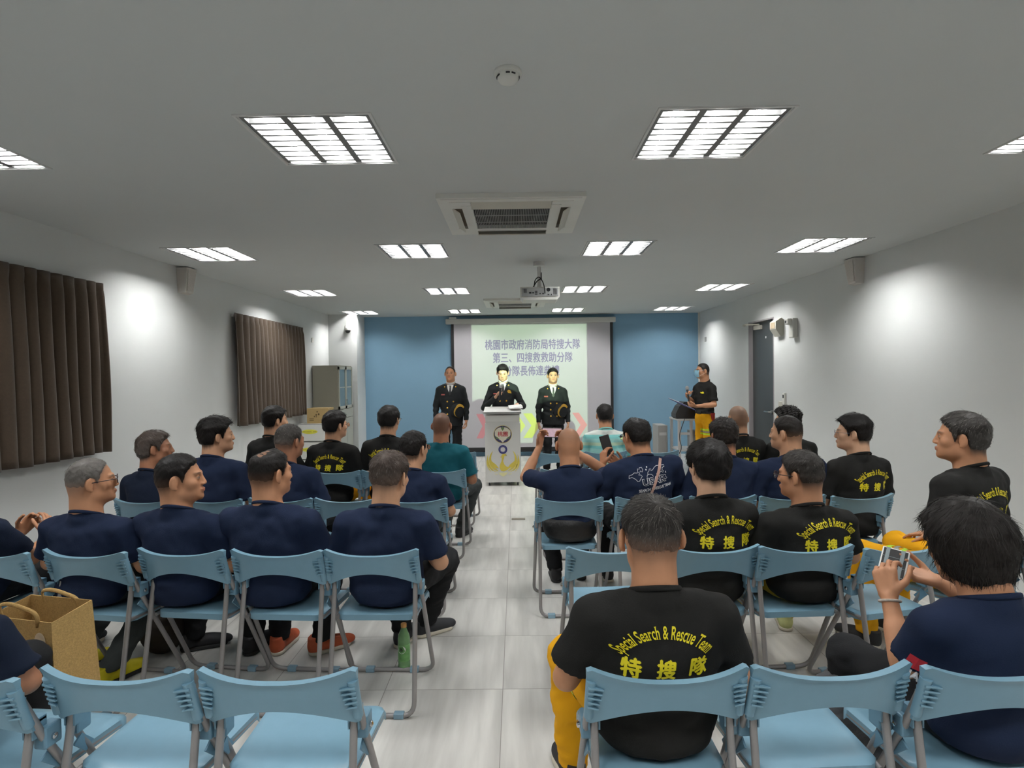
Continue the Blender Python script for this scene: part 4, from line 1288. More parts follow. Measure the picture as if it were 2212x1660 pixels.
        hand(f, W, Dn, Nn, sgn, dflt['curl'], spread=dflt.get('spread', .05), thumb=dflt.get('thumb', 0))
    V, Q = f.nets()
    V = relax(V, Q, 1, .35)
    L = ((V-hc) @ R/hs_).T
    headz = sstep(-.16, -.11, L[2])*(np.abs(L[0]) < .13)*(np.abs(L[1]) < .16)
    sk = np.array(SK[skin]); hcl = np.array(HC_[hair])
    if grey: hcl = hcl*(1-grey*.6) + np.array(HC_['lightgrey'])*grey*.6
    C = np.tile(sk, (len(V), 1))
    C *= (1 + .05*wob(V, 22, 1))[:,None]
    warm = sstep(.045, .02, np.sqrt((L[0]**2)+(L[1]-.10)**2*.5+(L[2]+.03)**2))*headz
    C = C*(1-warm[:,None]*.0)
    mk = hair_mask(L, bald=bald*(.9 if htop < .005 else .5), soft=.022 + .020*(fade > 0), recede=recede)*headz*(np.abs(L[0]) < .0875)
    dens = .88 if fade == 0 else 1-fade
    if htop <= .003: dens = (.14 if htop == 0 else .62)
    dz = np.clip(dens + (1-dens)*sstep(.0, .06, L[2])*(1 if htop > .003 else .3), 0, 1)
    sidefade = sstep(-.075, -.02, L[2])*.5+.5 if fade else 1
    mm = (mk*dz*sidefade)[:,None]
    C = C*(1-mm) + hcl*mm
    def blob(c, r_, soft=.35):
        d = np.sqrt(sum(((L[i]-c[i])/r_[i])**2 for i in range(3))); return (sstep(1+soft, 1-soft, d)*headz)[:,None]
    lipm = np.maximum(blob((0, .1, -.058), (.023, .02, .006)), blob((0, .1, -.067), (.020, .02, .0055)))
    C = C*(1-.6*lipm) + np.array(srgb(164, 92, 84))*.6*lipm
    for s in (-1, 1):
        bm_ = blob((s*.031, .085, .024), (.020, .03, .0045)); C = C*(1-.75*bm_) + hcl*.75*bm_
        e1 = blob((s*.032, .09, .001), (.0125, .02, .0040)); C = C*(1-.8*e1) + np.array(srgb(188, 178, 170))*.8*e1
        e2 = blob((s*.032, .09, .001), (.0065, .02, .0050)); C = C*(1-.95*e2) + np.array((.01, .008, .007))*.95*e2
        e3 = blob((s*.032, .09, .0060), (.0145, .02, .0028)); C = C*(1-.8*e3) + np.array((.015, .01, .01))*.8*e3
    body = np_mesh('body', V, Q, M['skin'], root, col=C)
    # ---- hair
    if htop > .003 or hside > .003 or bob:
        hr = max(.0045, res*.7) if ns > 900 else .006
        ext = .17 if not bob else .21
        g = Field(hc-[ext, ext, ext + (.03 if bob else 0)], hc+[ext, ext, ext], hr)
        skull(g)
        X, Y, Z = g.pts((slice(None),)*3)
        P = [X-f32(hc[0]), Y-f32(hc[1]), Z-f32(hc[2])]
        Rf = (R/hs_).astype(f32)
        Lg = [Rf[0,i]*P[0] + Rf[1,i]*P[1] + Rf[2,i]*P[2] for i in range(3)]
        m = hair_mask(Lg, bald=bald, soft=.018, recede=recede).astype(f32)
        zt = sstep(.005, .065, Lg[2] + .15*Lg[1])
        Lth = hside + (htop-hside)*zt
        Lth = Lth*(.35 + .65*sstep(-.078, -.035, Lg[2]))
        if fade: Lth = Lth*(.15 + .85*sstep(-.07, .0, Lg[2]))
        nz = (np.sin(Lg[0]*70+3*np.sin(Lg[2]*40)+hx*50)+np.sin(Lg[1]*60+2*np.sin(Lg[0]*55)+label.__len__()))*.5
        Lth = Lth*(1 + .16*nz + curly*.35*np.sin(Lg[0]*170+Lg[2]*60)*np.sin(Lg[1]*150+Lg[2]*130))
        g.F = (g.F - (Lth*m - .0045*(1-m))).astype(f32)
        g.F[np.abs(Lg[0]) > (.5 if bob else .135)] = 1
        if bob:
            g.ell(np.array((0, -.030, .000)), (.112, .112, .125), R, k=.03, o=hc); g.ell(np.array((0, -.045, -.075)), (.088, .065, .075), R, k=.03, o=hc)
            face = np.maximum(.035 - Lg[1], np.maximum(Lg[2]-.05, np.abs(Lg[0])-.075)).astype(f32)
            g.F = np.maximum(g.F, -face)
        Vh, Qh = g.nets(); Vh = relax(Vh, Qh, 1, .5)
        if len(Vh):
            Nh = vnormals(Vh, Qh)
            if (Nh*(Vh-hc)).sum(1).mean() < 0: Nh = -Nh
            Lh = ((Vh-hc) @ R/hs_).T
            mh = hair_mask(Lh, bald=bald, soft=.012, recede=recede) if not bob else np.ones(len(Vh))
            gz = grey*(1 - .45*sstep(.0, .07, Lh[2]))
            hb = np.array(HC_[hair]); lg = np.array(HC_['lightgrey'])
            Ch = hb[None]*(1-gz[:,None]) + lg[None]*gz[:,None]
            fl = fade*sstep(.035, -.055, Lh[2])*.8
            Ch = Ch*(1-fl[:,None]) + sk[None]*.75*fl[:,None]
            Ch *= (1+.18*wob(Vh, 90, 2))[:,None]
            Vh2 = Vh + Nh*(.0015*wob(Vh, 160, 4))[:,None]
            # strands lying on the cap
            rr = np.random.default_rng(len(label)*13+int(abs(x)*100))
            ok = np.nonzero(mh > .5)[0]
            SV = []; SF = []; SCo = []
            if len(ok) and ns:
                idx = rr.choice(ok, ns)
                p0 = Vh[idx] + rr.normal(0, .002, (ns, 3)); n0 = Nh[idx]; l0 = Lh[:, idx].T
                wh = np.array([.01, -.055, .12])
                t = (l0-wh); t[:,1] += np.where(l0[:,2] > .06, .03, 0)
                t = t @ R.T
                if bob: t[:,2] -= .07
                t -= n0*(t*n0).sum(1)[:,None]; t /= np.linalg.norm(t, axis=1)[:,None]+1e-9
                t += rr.normal(0, .22+curly*.6, (ns, 3)); t /= np.linalg.norm(t, axis=1)[:,None]
                zt = sstep(.0, .07, l0[:,2]); ln = slen*(.35+.65*zt)*rr.uniform(.6, 1.25, ns)
                if bob: ln = slen*rr.uniform(.7, 1.2, ns)
                side = np.cross(t, n0)
                tw = rr.uniform(-.9, .9, ns)
                sd = side*np.cos(tw)[:,None] + n0*np.sin(tw)[:,None]
                wd = strandw*rr.uniform(.7, 1.4, ns)
                lf = lift*rr.uniform(.2, 1.3, ns)
                ring = []
                for q_ in (0, .4, .75, 1.0):
                    c_ = p0 - n0*.001 + t*(ln*q_)[:,None] + n0*(ln*lf*(q_-.75*q_*q_))[:,None]
                    c_[:,2] -= ln*.10*q_*q_
                    wq = wd*(1-.85*q_)
                    ring.append(c_ - sd*wq[:,None]); ring.append(c_ + sd*wq[:,None])
                SV = np.stack(ring, 1).reshape(-1, 3)
                base = np.arange(ns)[:,None]*8
                SF = np.concatenate([base+np.array([[a, a+1, a+3, a+2]]) for a in (0, 2, 4)])
                gg = rr.random(ns) < (grey*.8)
                sc_ = Ch[idx]*rr.uniform(.75, 1.35, ns)[:,None]
                sc_[gg] = lg*rr.uniform(.8, 1.25, gg.sum())[:,None]
                SCo = np.repeat(sc_, 8, axis=0)
                nV = len(Vh2)
                Vh2 = np.concatenate([Vh2, SV]); Qh = np.concatenate([Qh, SF+nV]); Ch = np.concatenate([Ch, SCo])
            np_mesh('hair', Vh2, Qh, M['hair'], root, col=np.clip(Ch, 0, 1))
    # ---- shirt
    rs = max(.0085, res*1.3)
    lo = np.array([-.33*bw, -.24, pz-.16]); hi = np.array([.33*bw, .26, zs+.12])
    for sg in (-1, 1):
        S, E, W = A[sg]
        fr = .78 if sleeve == 'short' else 1.0
        e = S + (E-S)*fr
        for q in ((e,) if sleeve == 'short' else (E, W)): lo = np.minimum(lo, q-.08); hi = np.maximum(hi, q+.08)
    f = Field(lo-.02, hi+.02, rs)
    f.ell((sway*.7, ys+.005, zs-.135), (.178*bw, .118*bd, .185), k=.05)
    f.ell((sway*.3, .005, (zs+pz)/2-.05), (.168*bw, .128*bd, .19), k=.06)
    f.ell((0, .0, pz+.0), (.178*bw, .138*bd, .12 if not stand else .13), k=.05)
    f.cone((sway-.115*bw, ys-.01, zs-.045), (sway+.115*bw, ys-.01, zs-.045), .066*bd, .066*bd, k=.05)
    if sleeve == 'jacket':
        f.cone((0, 0, pz-.02), (0, 0, pz-.12), .155, .165, k=.04, sc=(1.15, .85, 1))
    for sg in (-1, 1):
        S, E, W = A[sg]
        f.cone((sway, ys-.005, zs+.042), S + [0, 0, -.002], .050, .052, k=.035)
        if sleeve == 'short':
            e = S + (E-S)*.78
            sl = f.blk(np.minimum(S, e)-.09, np.maximum(S, e)+.09, .03)
            X, Y, Z = f.pts(sl)
            ba = (e-S); Ln = ba@ba; n_ = ba/math.sqrt(Ln)
            tt = np.clip(((X-S[0])*ba[0]+(Y-S[1])*ba[1]+(Z-S[2])*ba[2])/Ln, 0, 1.3)
            dd = np.sqrt((X-S[0]-tt*ba[0])**2+(Y-S[1]-tt*ba[1])**2+(Z-S[2]-tt*ba[2])**2) - (.058*bw+.004*tt)
            pl = (X-e[0])*n_[0]+(Y-e[1])*n_[1]+(Z-e[2])*n_[2]
            f.F[sl] = smin(f.F[sl], np.maximum(dd, pl).astype(f32), .025)
        else:
            f.cone(S, E, .057*bw, .050*bw, k=.03); f.cone(E, E + (W-E)*.97, .049*bw, .037, k=.02)
            dv = (W-E)/np.linalg.norm(W-E); f.cut(E + (W-E)*.97, dv, rad=.052)
    f.cone((sway, ys-.004, zs+.03), (sway + hx*.3, ys+.006, zs+.082), .080, .072, k=.015)
    # collar line: higher at the back
    sl = f.blk((sway-.16, ys-.16, zs+.045), (sway+.16, ys+.18, zs+.2), 0)
    X, Y, Z = f.pts(sl)
    f.F[sl] = np.maximum(f.F[sl], ((Z-(zs+.070)) + .42*(Y-(ys-.055)) + 0*X).astype(f32))
    if not stand: f.cut((0, 0, .462), (0, 0, -1))
    elif sleeve == 'jacket': f.cut((0, 0, pz-.135), (0, 0, -1))
    else: f.cut((0, 0, pz+.045), (0, 0, -1))
    Vs, Qs = f.nets(); Vs = relax(Vs, Qs, 1, .4)
    Ns = vnormals(Vs, Qs)
    cen = np.array([0, 0, (zs+pz)/2])
    if (Ns*(Vs-cen)).sum(1).mean() < 0: Ns = -Ns
    amp = .0042 if sleeve != 'jacket' else .0015
    wr = wob(Vs*np.array([.7, .7, 1.6]), 24, x+y) + .6*wob(Vs*np.array([1.4, 1, .8]), 46, x)
    fold = np.sin((Vs[:,2] + .10*np.abs(Vs[:,0]) + .012*np.sin(9*Vs[:,0]+x))*150/2.2)*np.exp(-((Vs[:,2]-(zs-.20))/.07)**2)
    low = np.sin((Vs[:,2] - .14*np.abs(Vs[:,0]))*75 + 2*np.sin(Vs[:,0]*14+x*3))*np.exp(-((Vs[:,2]-(pz+.08))/.09)**2)
    Vs = Vs + Ns*(amp*wr + .0022*fold + .0045*low)[:,None]
    if not stand: Vs[:,2] = np.maximum(Vs[:,2], .457)
    nm = {'short': 't_shirt', 'long': 'long_sleeved_shirt', 'jacket': 'uniform_jacket'}[sleeve]
    so = np_mesh(nm, Vs, Qs, M[shirt], root)
    if sleeve != 'jacket' and shirt != 'teal':
        nb_ = MB(); nb_.tube([(sway+(.0765)*math.cos(a), ys-.001+.0735*math.sin(a), zs+.0715-.42*(.0735*math.sin(a)+.055)) for a in np.linspace(0, 2*math.pi, 44, endpoint=False)], .0085, 8, closed=True, flat=(.55, 1))
        nb_.build('neckband', M[shirt], so, smooth=True)
    tree = BVHTree.FromPolygons([tuple(v) for v in Vs], [tuple(map(int, q)) for q in Qs])
    if prt:
        V1, F1, V3, F3 = rescue_print()
        kx = prt.get('s', 1.0)
        for VV, FF, nm_ in ((V1, F1, 'back_lettering'), (V3, F3, 'character_lettering')):
            b = MB()
            v_, f_ = project([(a*kx, c*kx) for a, c in VV], FF, tree, prt.get('x', 0.0)+sway*.6, zs - prt.get('dz', .055), side=-1, tilt=prt.get('tilt', 0))
            b.add(v_, f_)
            b.build(nm_, M['yellow_txt'], so)
    # ---- trousers
    hp = {}
    kn = knees or {-1: (-.145, .44, .53), 1: (.145, .44, .53)}
    ft = feet or {-1: (-.14, .44, 0), 1: (.14, .44, 0)}
    if stand:
        kn = knees or {-1: (-.095, .02, .50), 1: (.095, .02, .50)}; ft = feet or {-1: (-.11, 0, -.15), 1: (.11, 0, .15)}
    P = [np.array((q[0], q[1], 0.05)) for q in ft.values()] + [np.array(q) for q in kn.values()]
    P = np.array(P)
    lo = np.minimum(P.min(0)-.12, [-.22*bw, -.16, 0]); hi = np.maximum(P.max(0)+.12, [.22*bw, .16, pz+.10])
    lo[2] = -.02
    f = Field(lo, hi, .011)
    f.ell((0, .015, pz-.005), (.155*bw, .110*bd, .095), k=.04)
    if stand: f.cone((0, 0, pz), (0, 0, pz+.07), .12, .115, k=.03, sc=(1.3*bw, .9, 1))
    th = .086 if not stand else .088
    for sg in (-1, 1): f.cone((sg*.085*bw, .03 if not stand else 0, pz-.01 if not stand else pz-.05), kn[sg], th*bw, .066, k=.035)
    if not stand: f.cut((0, 0, .462), (0, 0, -1))
    for sg in (-1, 1):
        fx, fy, fa = ft[sg]
        an = np.array([fx, fy, .085]); k0 = np.array(kn[sg], float)
        f.cone(k0, k0+(an-k0)*.45, .068, .066, k=.03); f.cone(k0+(an-k0)*.4, an, .066, .058, k=.02)
    f.cut((0, 0, .075), (0, 0, -1))
    Vt, Qt = f.nets(); Vt = relax(Vt, Qt, 1, .4)
    Nt = vnormals(Vt, Qt)
    Vt = Vt + Nt*(.006*wob(Vt, 30, x) + .0035*wob(Vt*np.array([1, .6, 1.5]), 62, y))[:,None]
    to = np_mesh('trousers', Vt, Qt, M[pants], root)
    if shoes is not None:
        key = 'shoe_%d_%d_%d' % shoes[0]
        if key not in M: M[key] = new_mat('shoe_upper_%d_%d_%d' % shoes[0], srgb(*shoes[0]), .7, noise=(25, .08))
        up, sol = shoe_geo()
        for sg in (-1, 1):
            fx, fy, fa = ft[sg]
            s_ = np_mesh('shoe', up[0], up[1], M[key], root); s_.location = (fx, fy, 0); s_.rotation_euler = (0, 0, fa)
            sm = np_mesh('sole', sol[0], sol[1], M['sole_white'] if shoes[1] == 'w' else M['black_rubber'], s_)
    # ---- glasses
    if glasses:
        gm = M['frame_metal'] if glasses == 'wire' else M['frame_dark']
        rt = .0011 if glasses == 'wire' else .0022
        b = MB(); lens = MB()
        for s in (-1, 1):
            pl = [HL((s*.033 + .023*math.cos(a)*(1.0), .108-.10*abs(.023*math.cos(a)*s)-.0, .000 + .0185*math.sin(a))) for a in np.linspace(0, 2*math.pi, 24, endpoint=False)]
            b.tube(pl, rt, 6, closed=True)
            b.tube([HL((s*.055, .105, .006)), HL((s*.078, .090, .008)), HL((s*.086, .02, .004)), HL((s*.088, -.012, .002)), HL((s*.087, -.028, -.012))], rt, 6)
            cc = HL((s*.033, .1065, 0)); lens.add([cc] + pl, [(0, i+1, (i+1) % 24 + 1) for i in range(24)])
        b.tube([HL((-.010, .107, .004)), HL((0, .109, .007)), HL((.010, .107, .004))], rt, 6)
        go = b.build('glasses', gm, root, auto=50)
        lens.build('lens', M['lens'], go)
    if necklace:
        b = MB(); cz = zs+.078
        b.tube([(sway+.071*math.cos(a), ys+.002+.067*math.sin(a), cz - .40*(.060*math.sin(a)+.05)) for a in np.linspace(0, 2*math.pi, 40, endpoint=False)], .0022, 6, closed=True)
        b.build('necklace', new_mat('orange_cord', srgb(226, 160, 92), .6, noise=(30, .05)), root)
    return root, dict(tree=tree, shirt=so, A=A, HL=HL, hc=hc, R=R, zs=zs, ys=ys, pz=pz, body=body, trousers=to, V=(Vt, Qt))
# ------------------------------------------------------------------ held things
def mic(loc, d, label):
    r = empty('microphone', loc)
    d = Vector(d).normalized(); r.rotation_euler = Vector((0, 0, 1)).rotation_difference(d).to_euler()
    b = MB(); b.lathe([(.010, -.13), (.013, -.12), (.016, .04), (.019, .06)], 16); b.build('handle', M['dark'], r, auto=40)
    b = MB(); b.lathe([(.019, .06), (.026, .075), (.028, .095), (.022, .115), (.006, .125)], 16); b.build('mesh_head', M['grey_plastic'] if 'host' in label else M['alu'], r, auto=60)
    tag(r, label, 'microphone', None); return r
def phone(loc, rot, label, case='phone', screen=None, size=(.075, .155, .009)):
    r = empty('smartphone', loc); r.rotation_euler = rot
    b = MB(); b.box((-size[0]/2, -size[2]/2, -size[1]/2), (size[0]/2, size[2]/2, size[1]/2), bev=.004); b.build('case', M[case], r)
    b = MB(); b.box((-size[0]/2+.005, -size[2]/2-.0008, -size[1]/2+.006), (size[0]/2-.005, -size[2]/2-.0002, size[1]/2-.006)); b.build('screen', screen or M['dark'], r)
    tag(r, label, 'phone'); return r
def wpt(root, p):
    a = root.rotation_euler.z; c, s = math.cos(a), math.sin(a)
    return (root.location.x + c*p[0]-s*p[1], root.location.y + s*p[0]+c*p[1], p[2])
def band(info, root, c, n, w_, mat, rad=.13, name='reflective_band'):
    V, Q = info['V']; n = np.array(n, float); n /= np.linalg.norm(n); c = np.array(c, float)
    ctr = V[Q].mean(1); d = (ctr-c)@n; m = (np.abs(d) < w_/2) & (np.linalg.norm(ctr-c, axis=1) < rad)
    q = Q[m]; u, inv = np.unique(q, return_inverse=True)
    if len(u) == 0: return
    N = vnormals(V, Q)[u]; 
    cc = V[u].mean(0)
    if (N*(V[u]-cc)).sum() < 0: N = -N
    # straighten the band edges
    Vb = V[u] + N*.003
    np_mesh(name, Vb, inv.reshape(-1, 4), M[mat], info['trousers'])

def uniform(info, root, ribbon=True, badge=False):
    tree, zs, so = info['tree'], info['zs'], info['shirt']
    def put(name, polys, mat, off):
        b = MB()
        for pl in polys:
            V2, F2 = subdiv2(pl, [tuple(range(len(pl)))], 2)
            v_, f_ = project(V2, F2, tree, 0, 0, side=1, off=off)
            b.add(v_, f_)
        return b.build(name, mat, so)
    white = new_mat('white_dress_shirt', srgb(226, 224, 220), .8, noise=(20, .01)) if 'wshirt' not in M else M['wshirt']
    M['wshirt'] = white
    zt = zs+.052; zb = zs-.135
    put('dress_shirt_front', [[(-.050, zt-.012), (0, zt-.05), (.050, zt-.012), (.052, zt-.05), (.0, zb), (-.052, zt-.05)]], white, .003)
    put('shirt_collar', [[(-.056, zt+.0), (-.012, zt-.045), (-.038, zt-.07)], [(.056, zt+.0), (.012, zt-.045), (.038, zt-.07)]], white, .007)
    put('necktie', [[(-.015, zt-.034), (.015, zt-.034), (.009, zt-.06), (.020, zb+.02), (0, zb-.004), (-.020, zb+.02), (-.009, zt-.06)]], M['dark'], .0055)
    rg = MB(); rg.tube([(.069*math.cos(a), info['ys']+.004+.066*math.sin(a), zs+.088-.50*(.066*math.sin(a)+.02)) for a in np.linspace(0, 2*math.pi, 36, endpoint=False)], .020, 8, closed=True, flat=(.25, 1))
    rg.build('collar_band', white, so, smooth=True)
    lap = []
    for s in (-1, 1): lap.append([(s*.060, zt), (s*.105, zt-.06), (s*.085, zt-.085), (s*.100, zt-.095), (0.004*s, zb-.03), (s*.050, zt-.055)])
    put('lapel', lap, M['uniform'], .009)
    b = MB()
    for (bx, bz) in ((-.052, zs-.235), (.045, zs-.235), (-.052, zs-.335), (.045, zs-.335), (-.052, zs-.435), (.045, zs-.435)):
        h = tree.ray_cast(Vector((bx, 1, bz)), Vector((0, -1, 0)))
        if h[0] is not None: b.lathe([(.0125, h[0].y+.001), (.0125, h[0].y+.006), (.006, h[0].y+.010)], 12, (bx, 0, bz), axis='y')
    b.build('gold_button', M['gold'], so, auto=40)
    pins = [[(s*.088+.010*math.cos(a), zt-.052+.010*math.sin(a)) for a in np.linspace(0, 6.28, 8, endpoint=False)] for s in (-1, 1)]
    put('collar_pin', pins, M['gold'], .012)
    if 'ribbon' not in M: M['ribbon'] = new_mat('service_ribbon', srgb(176, 92, 84), .7, noise=(160, .5))
    put('ribbon_bar', [[(.085, zs-.135), (.145, zs-.135), (.145, zs-.115), (.085, zs-.115)]], M['ribbon'], .006)
    if badge: put('gold_badge', [[(-.125, zs-.10), (-.11, zs-.075), (-.08, zs-.07), (-.065, zs-.09), (-.08, zs-.115), (-.13, zs-.125)]], M['gold'], .007)

def cap(loc, rot, label):
    r = empty('peaked_cap', loc); r.rotation_euler = rot
    b = MB(); b.lathe([(.085, .0), (.088, .05), (.125, .085), (.120, .105), (.06, .112), (.002, .113)], 28); b.build('crown', M['uniform'], r, auto=50)
    b = MB(); b.lathe([(.0885, .004), (.0905, .010), (.0905, .034), (.0885, .040)], 28, cap=False); b.build('gold_band', M['gold'], r)
    b = MB(); V = []; 
    for i in range(13):
        a = -1.15+2.3*i/12; V.append((.086*math.sin(a), .086*math.cos(a), .004)); V.append((.098*math.sin(a), .086*math.cos(a)+.055*math.cos(a*1.1), -.014))
    V += [(p[0], p[1], p[2]-.003) for p in V]
    F = [(2*i, 2*i+1, 2*i+3, 2*i+2) for i in range(12)] + [(26+2*i, 26+2*i+2, 26+2*i+3, 26+2*i+1) for i in range(12)] + [(2*i+1, 26+2*i+1, 26+2*i+3, 2*i+3) for i in range(12)]
    b.add(V, F); b.build('visor', M['gold'], r)
    tag(r, label, 'cap'); return r

BLK = ((30, 30, 33), 'w')
PR = []
def P_(*a, **k):
    r = person(*a, **k); PR.append(r); return r

# ===== standing at the front
def officer(label, x, y, top, **k):
    r, i = P_(label, x, y, top, yaw=math.pi + k.pop('yaw', 0), shirt='uniform', sleeve='jacket', pants='black_p', shoes=((22, 22, 24), 'b'), stand=True, lean=0, res=.0065, ns=300, **k)
    return r, i
kn = {-1: (-.09, .02, .48), 1: (.09, .02, .48)}
o1, i1 = officer('balding man standing in double-breasted black uniform, left of the podium', -1.06, 9.3, 1.75, skin='tan', hair='dark', htop=.002, hside=.004, bald=.95, recede=.03, bw=1.06, head=(-3, 0, 0))
uniform(i1, o1)
cap(wpt(o1, (-.155, .155, 1.02)), (R_(80), R_(20), R_(215)), 'gold-trimmed black peaked cap under the arm of the balding officer')
o2, i2 = officer('man at the podium in black uniform reading and holding a microphone to his mouth', -.21, 8.86, 1.77, skin='pale', hair='black', htop=.020, hside=.010, head=(0, -20, 0), slen=.025,
    arms={1: ((.285, .05, 1.10), (.105, .225, 1.27)), -1: ((-.30, .04, 1.12), (-.215, .255, 1.155))},
    hands={1: dict(D=(-.45, .25, .75), N=(-.75, .1, -.45), curl=(62, 70, 40), t=(-.2, -.2, .9)), -1: dict(D=(.25, .85, -.1), N=(0, 0, -1), curl=(12, 20, 15), t=(1, 0, 0))})
uniform(i2, o2, badge=True)
mic(wpt(o2, (.035, .285, 1.345)), (.12, .10, 1), 'silver-headed microphone in the hand of the man at the podium')
o3, i3 = officer('dark-haired man standing in double-breasted black uniform, right of the podium', .58, 9.3, 1.70, skin='mid', hair='black', htop=.016, hside=.008, head=(2, 0, 0), slen=.02)
uniform(i3, o3)
cap(wpt(o3, (-.155, .155, 1.00)), (R_(80), R_(20), R_(215)), 'gold-trimmed black peaked cap held by the officer right of the podium')
# host with mask
o4, i4 = P_('host in black T-shirt, yellow trousers and blue face mask holding microphone and folder', 2.90, 8.95, 1.74, yaw=R_(112), shirt='blackt', pants='yellow_p', stand=True, lean=0, res=.0065,
    skin='tan', hair='dark', htop=.004, hside=.003, ns=250, slen=.006, head=(-12, 0, 0), glasses='wire', shoes=((30, 30, 32), 'b'),
    arms={1: ((.235, .03, 1.12), (.10, .25, 1.235)), -1: ((-.245, .03, 1.11), (-.12, .26, 1.09))},
    hands={1: dict(D=(-.5, .35, .65), N=(-.8, -.1, -.3), curl=(60, 70, 40), t=(0, -.2, .9)), -1: dict(D=(.35, .9, .05), N=(.5, 0, 1), curl=(35, 40, 25), t=(-.6, 0, .8))})
HL = i4['HL']
b = MB(); V = []
for j, z in enumerate((.012, -.012, -.035, -.060, -.088, -.100)):
    for i in range(9):
        a = (-1+i/4)*1.05; rx = (.056, .060, .062, .060, .052, .042)[j]; ry = (.112, .122, .128, .122, .108, .095)[j]
        V.append(HL((rx*math.sin(a)*1.05, .03+(ry-.03)*math.cos(a)**.8 if math.cos(a) > 0 else .03, z)))
b.add(V, [(j*9+i, j*9+i+1, j*9+i+10, j*9+i+9) for j in range(5) for i in range(8)])
b.build('face_mask', M['mask'], o4, smooth=True)
b = MB()
for s in (-1, 1):
    b.tube([HL((s*.056, .075, 0)), HL((s*.078, .03, .01)), HL((s*.086, -.01, .015)), HL((s*.084, -.02, -.02))], .0013, 5); b.tube([HL((s*.05, .07, -.08)), HL((s*.075, .02, -.05)), HL((s*.084, -.02, -.02))], .0013, 5)
b.build('mask_loop', M['paper'], o4)
mic(wpt(o4, (.035, .290, 1.275)), (.0, .42, 1), 'black microphone in the raised hand of the masked host')
r = empty('folder', wpt(o4, (-.02, .43, 1.115))); r.rotation_euler = (R_(22), R_(-12), R_(112))
b = MB(); b.box((-.15, -.15, -.004), (.15, .17, .003)); b.build('cover', new_mat('folder_blue', srgb(70, 74, 138), .5, noise=(12, .03)), r)
b = MB(); b.box((-.13, -.13, .003), (.13, .19, .008)); b.build('paper_sheets', M['paper'], r)
tag(r, 'blue folder with white papers held by the masked host', 'folder')
band(i4, o4, (-.10, .02, .66), (0, 0, 1), .022, 'reflect', .14); band(i4, o4, (-.10, .02, .69), (0, 0, 1), .02, 'silver_band', .14); band(i4, o4, (-.10, .02, .72), (0, 0, 1), .022, 'reflect', .14)
b = MB(); v_, f_ = project(*subdiv2([(-.035, -.008), (-.01, .018), (.0, .004), (.03, .006), (.02, -.012), (-.02, -.018)], [tuple(range(6))], 1), i4['tree'], -.075, i4['zs']-.12, side=1); b.add(v_, f_); b.build('chest_emblem', M['yellow_txt'], i4['shirt'])
b = MB(); b.tube([(.158*math.cos(a), .118*math.sin(a), .985) for a in np.linspace(0, 6.283, 36, endpoint=False)], .019, 8, closed=True, flat=(.25, 1)); b.build('belt', M['dark'], o4)
b = MB(); b.box((-.05, .112, .962), (.02, .135, 1.008), bev=.003); b.build('belt_buckle', M['black_metal'], o4)
b = MB(); b.prism([(-.03, .98), (.03, .98), (.02, .90), (0, .84), (-.02, .90)], 'x', -.195, -.165); b.build('red_pouch', new_mat('dark_red_cloth', srgb(150, 36, 30), .8, noise=(20, .1)), o4)

# ===== nearest row
a4, ia = P_('crew-cut man in black T-shirt with the largest yellow back print, nearest row', .415, 1.79, 1.215, yaw=.03, head=(2, -3, 0), shirt='blackt', pants='yellow_p', skin='tan', hair='dark',
    htop=.016, hside=.005, fade=.5, grey=.22, ns=6500, slen=.022, lift=.32, res=.005, bw=1.08, hs=1.0, ear=.014, prt=dict(s=.90, dz=.058), zsoff=.0, strandw=.0007,
    knees={-1: (-.225, .40, .53), 1: (.22, .42, .53)}, feet={-1: (-.20, .46, .2), 1: (.2, .46, -.2)})
band(ia, a4, (-.19, .23, .53), (-.5, .85, 0), .03, 'reflect', .14)
a1, _ = P_('person in dark navy leaning forward, cut off by the picture edge beside the jute bag', -1.90, 1.80, 1.15, yaw=-.1, shirt='navy2', pants='black_p', skin='dark', hair='black', htop=.02, ns=300,
    arms={1: ((.250, .12, .60), (.04, .27, .53)), -1: ((-.26, .05, .64), (-.15, .27, .63))}, knees={-1: (-.30, .36, .53), 1: (-.02, .38, .53)}, feet={-1: (-.3, .4, 0), 1: (-.05, .4, 0)}, lean=.06)
a6, iw = P_('long-haired woman in navy T-shirt looking down at a phone in a white case', 1.42, 1.76, 1.185, yaw=.10, head=(14, -16, 0), hx=.01, hy=.03, shirt='navy', pants='black_p', skin='tan', hair='dark', htop=.028, hside=.03, bob=True,
    ns=6000, slen=.036, lift=.05, res=.005, bw=1.0, strandw=.0010, hs=1.02, lean=.0,
    arms={-1: ((-.205, .085, .665), (-.165, .20, .835)), 1: ((.275, .10, .69), (.115, .315, .835))},
    hands={-1: dict(D=(.12, .40, .85), N=(.8, .5, .1), curl=(35, 60, 40), t=(.3, -.6, .3)), 1: dict(D=(-.85, .35, .25), N=(-.1, -.3, .9), curl=(25, 35, 25), t=(.0, -.2, .9))})
ph = phone(wpt(a6, (-.045, .335, .885)), (R_(-52), R_(8), R_(-38)), 'smartphone in white patterned case held by the long-haired woman', case='paper', size=(.085, .165, .012))
b = MB()
for s in (-.022, .024): b.box((s-.008, -.0075, -.080), (s+.004, -.0068, .080))
for z in (-.04, .0, .04): b.box((-.040, -.0073, z-.0008), (.040, -.0068, z+.0008))
b.build('case_stripe', new_mat('case_stripe_grey', srgb(140, 152, 156), .3, noise=(30, .04)), ph)
wv = np.array((-.165, .20, .835))
b = MB(); dd = np.array((.12, .40, .85)); dd /= np.linalg.norm(dd); u = np.cross(dd, (1, 0, 0)); u /= np.linalg.norm(u); v = np.cross(dd, u)
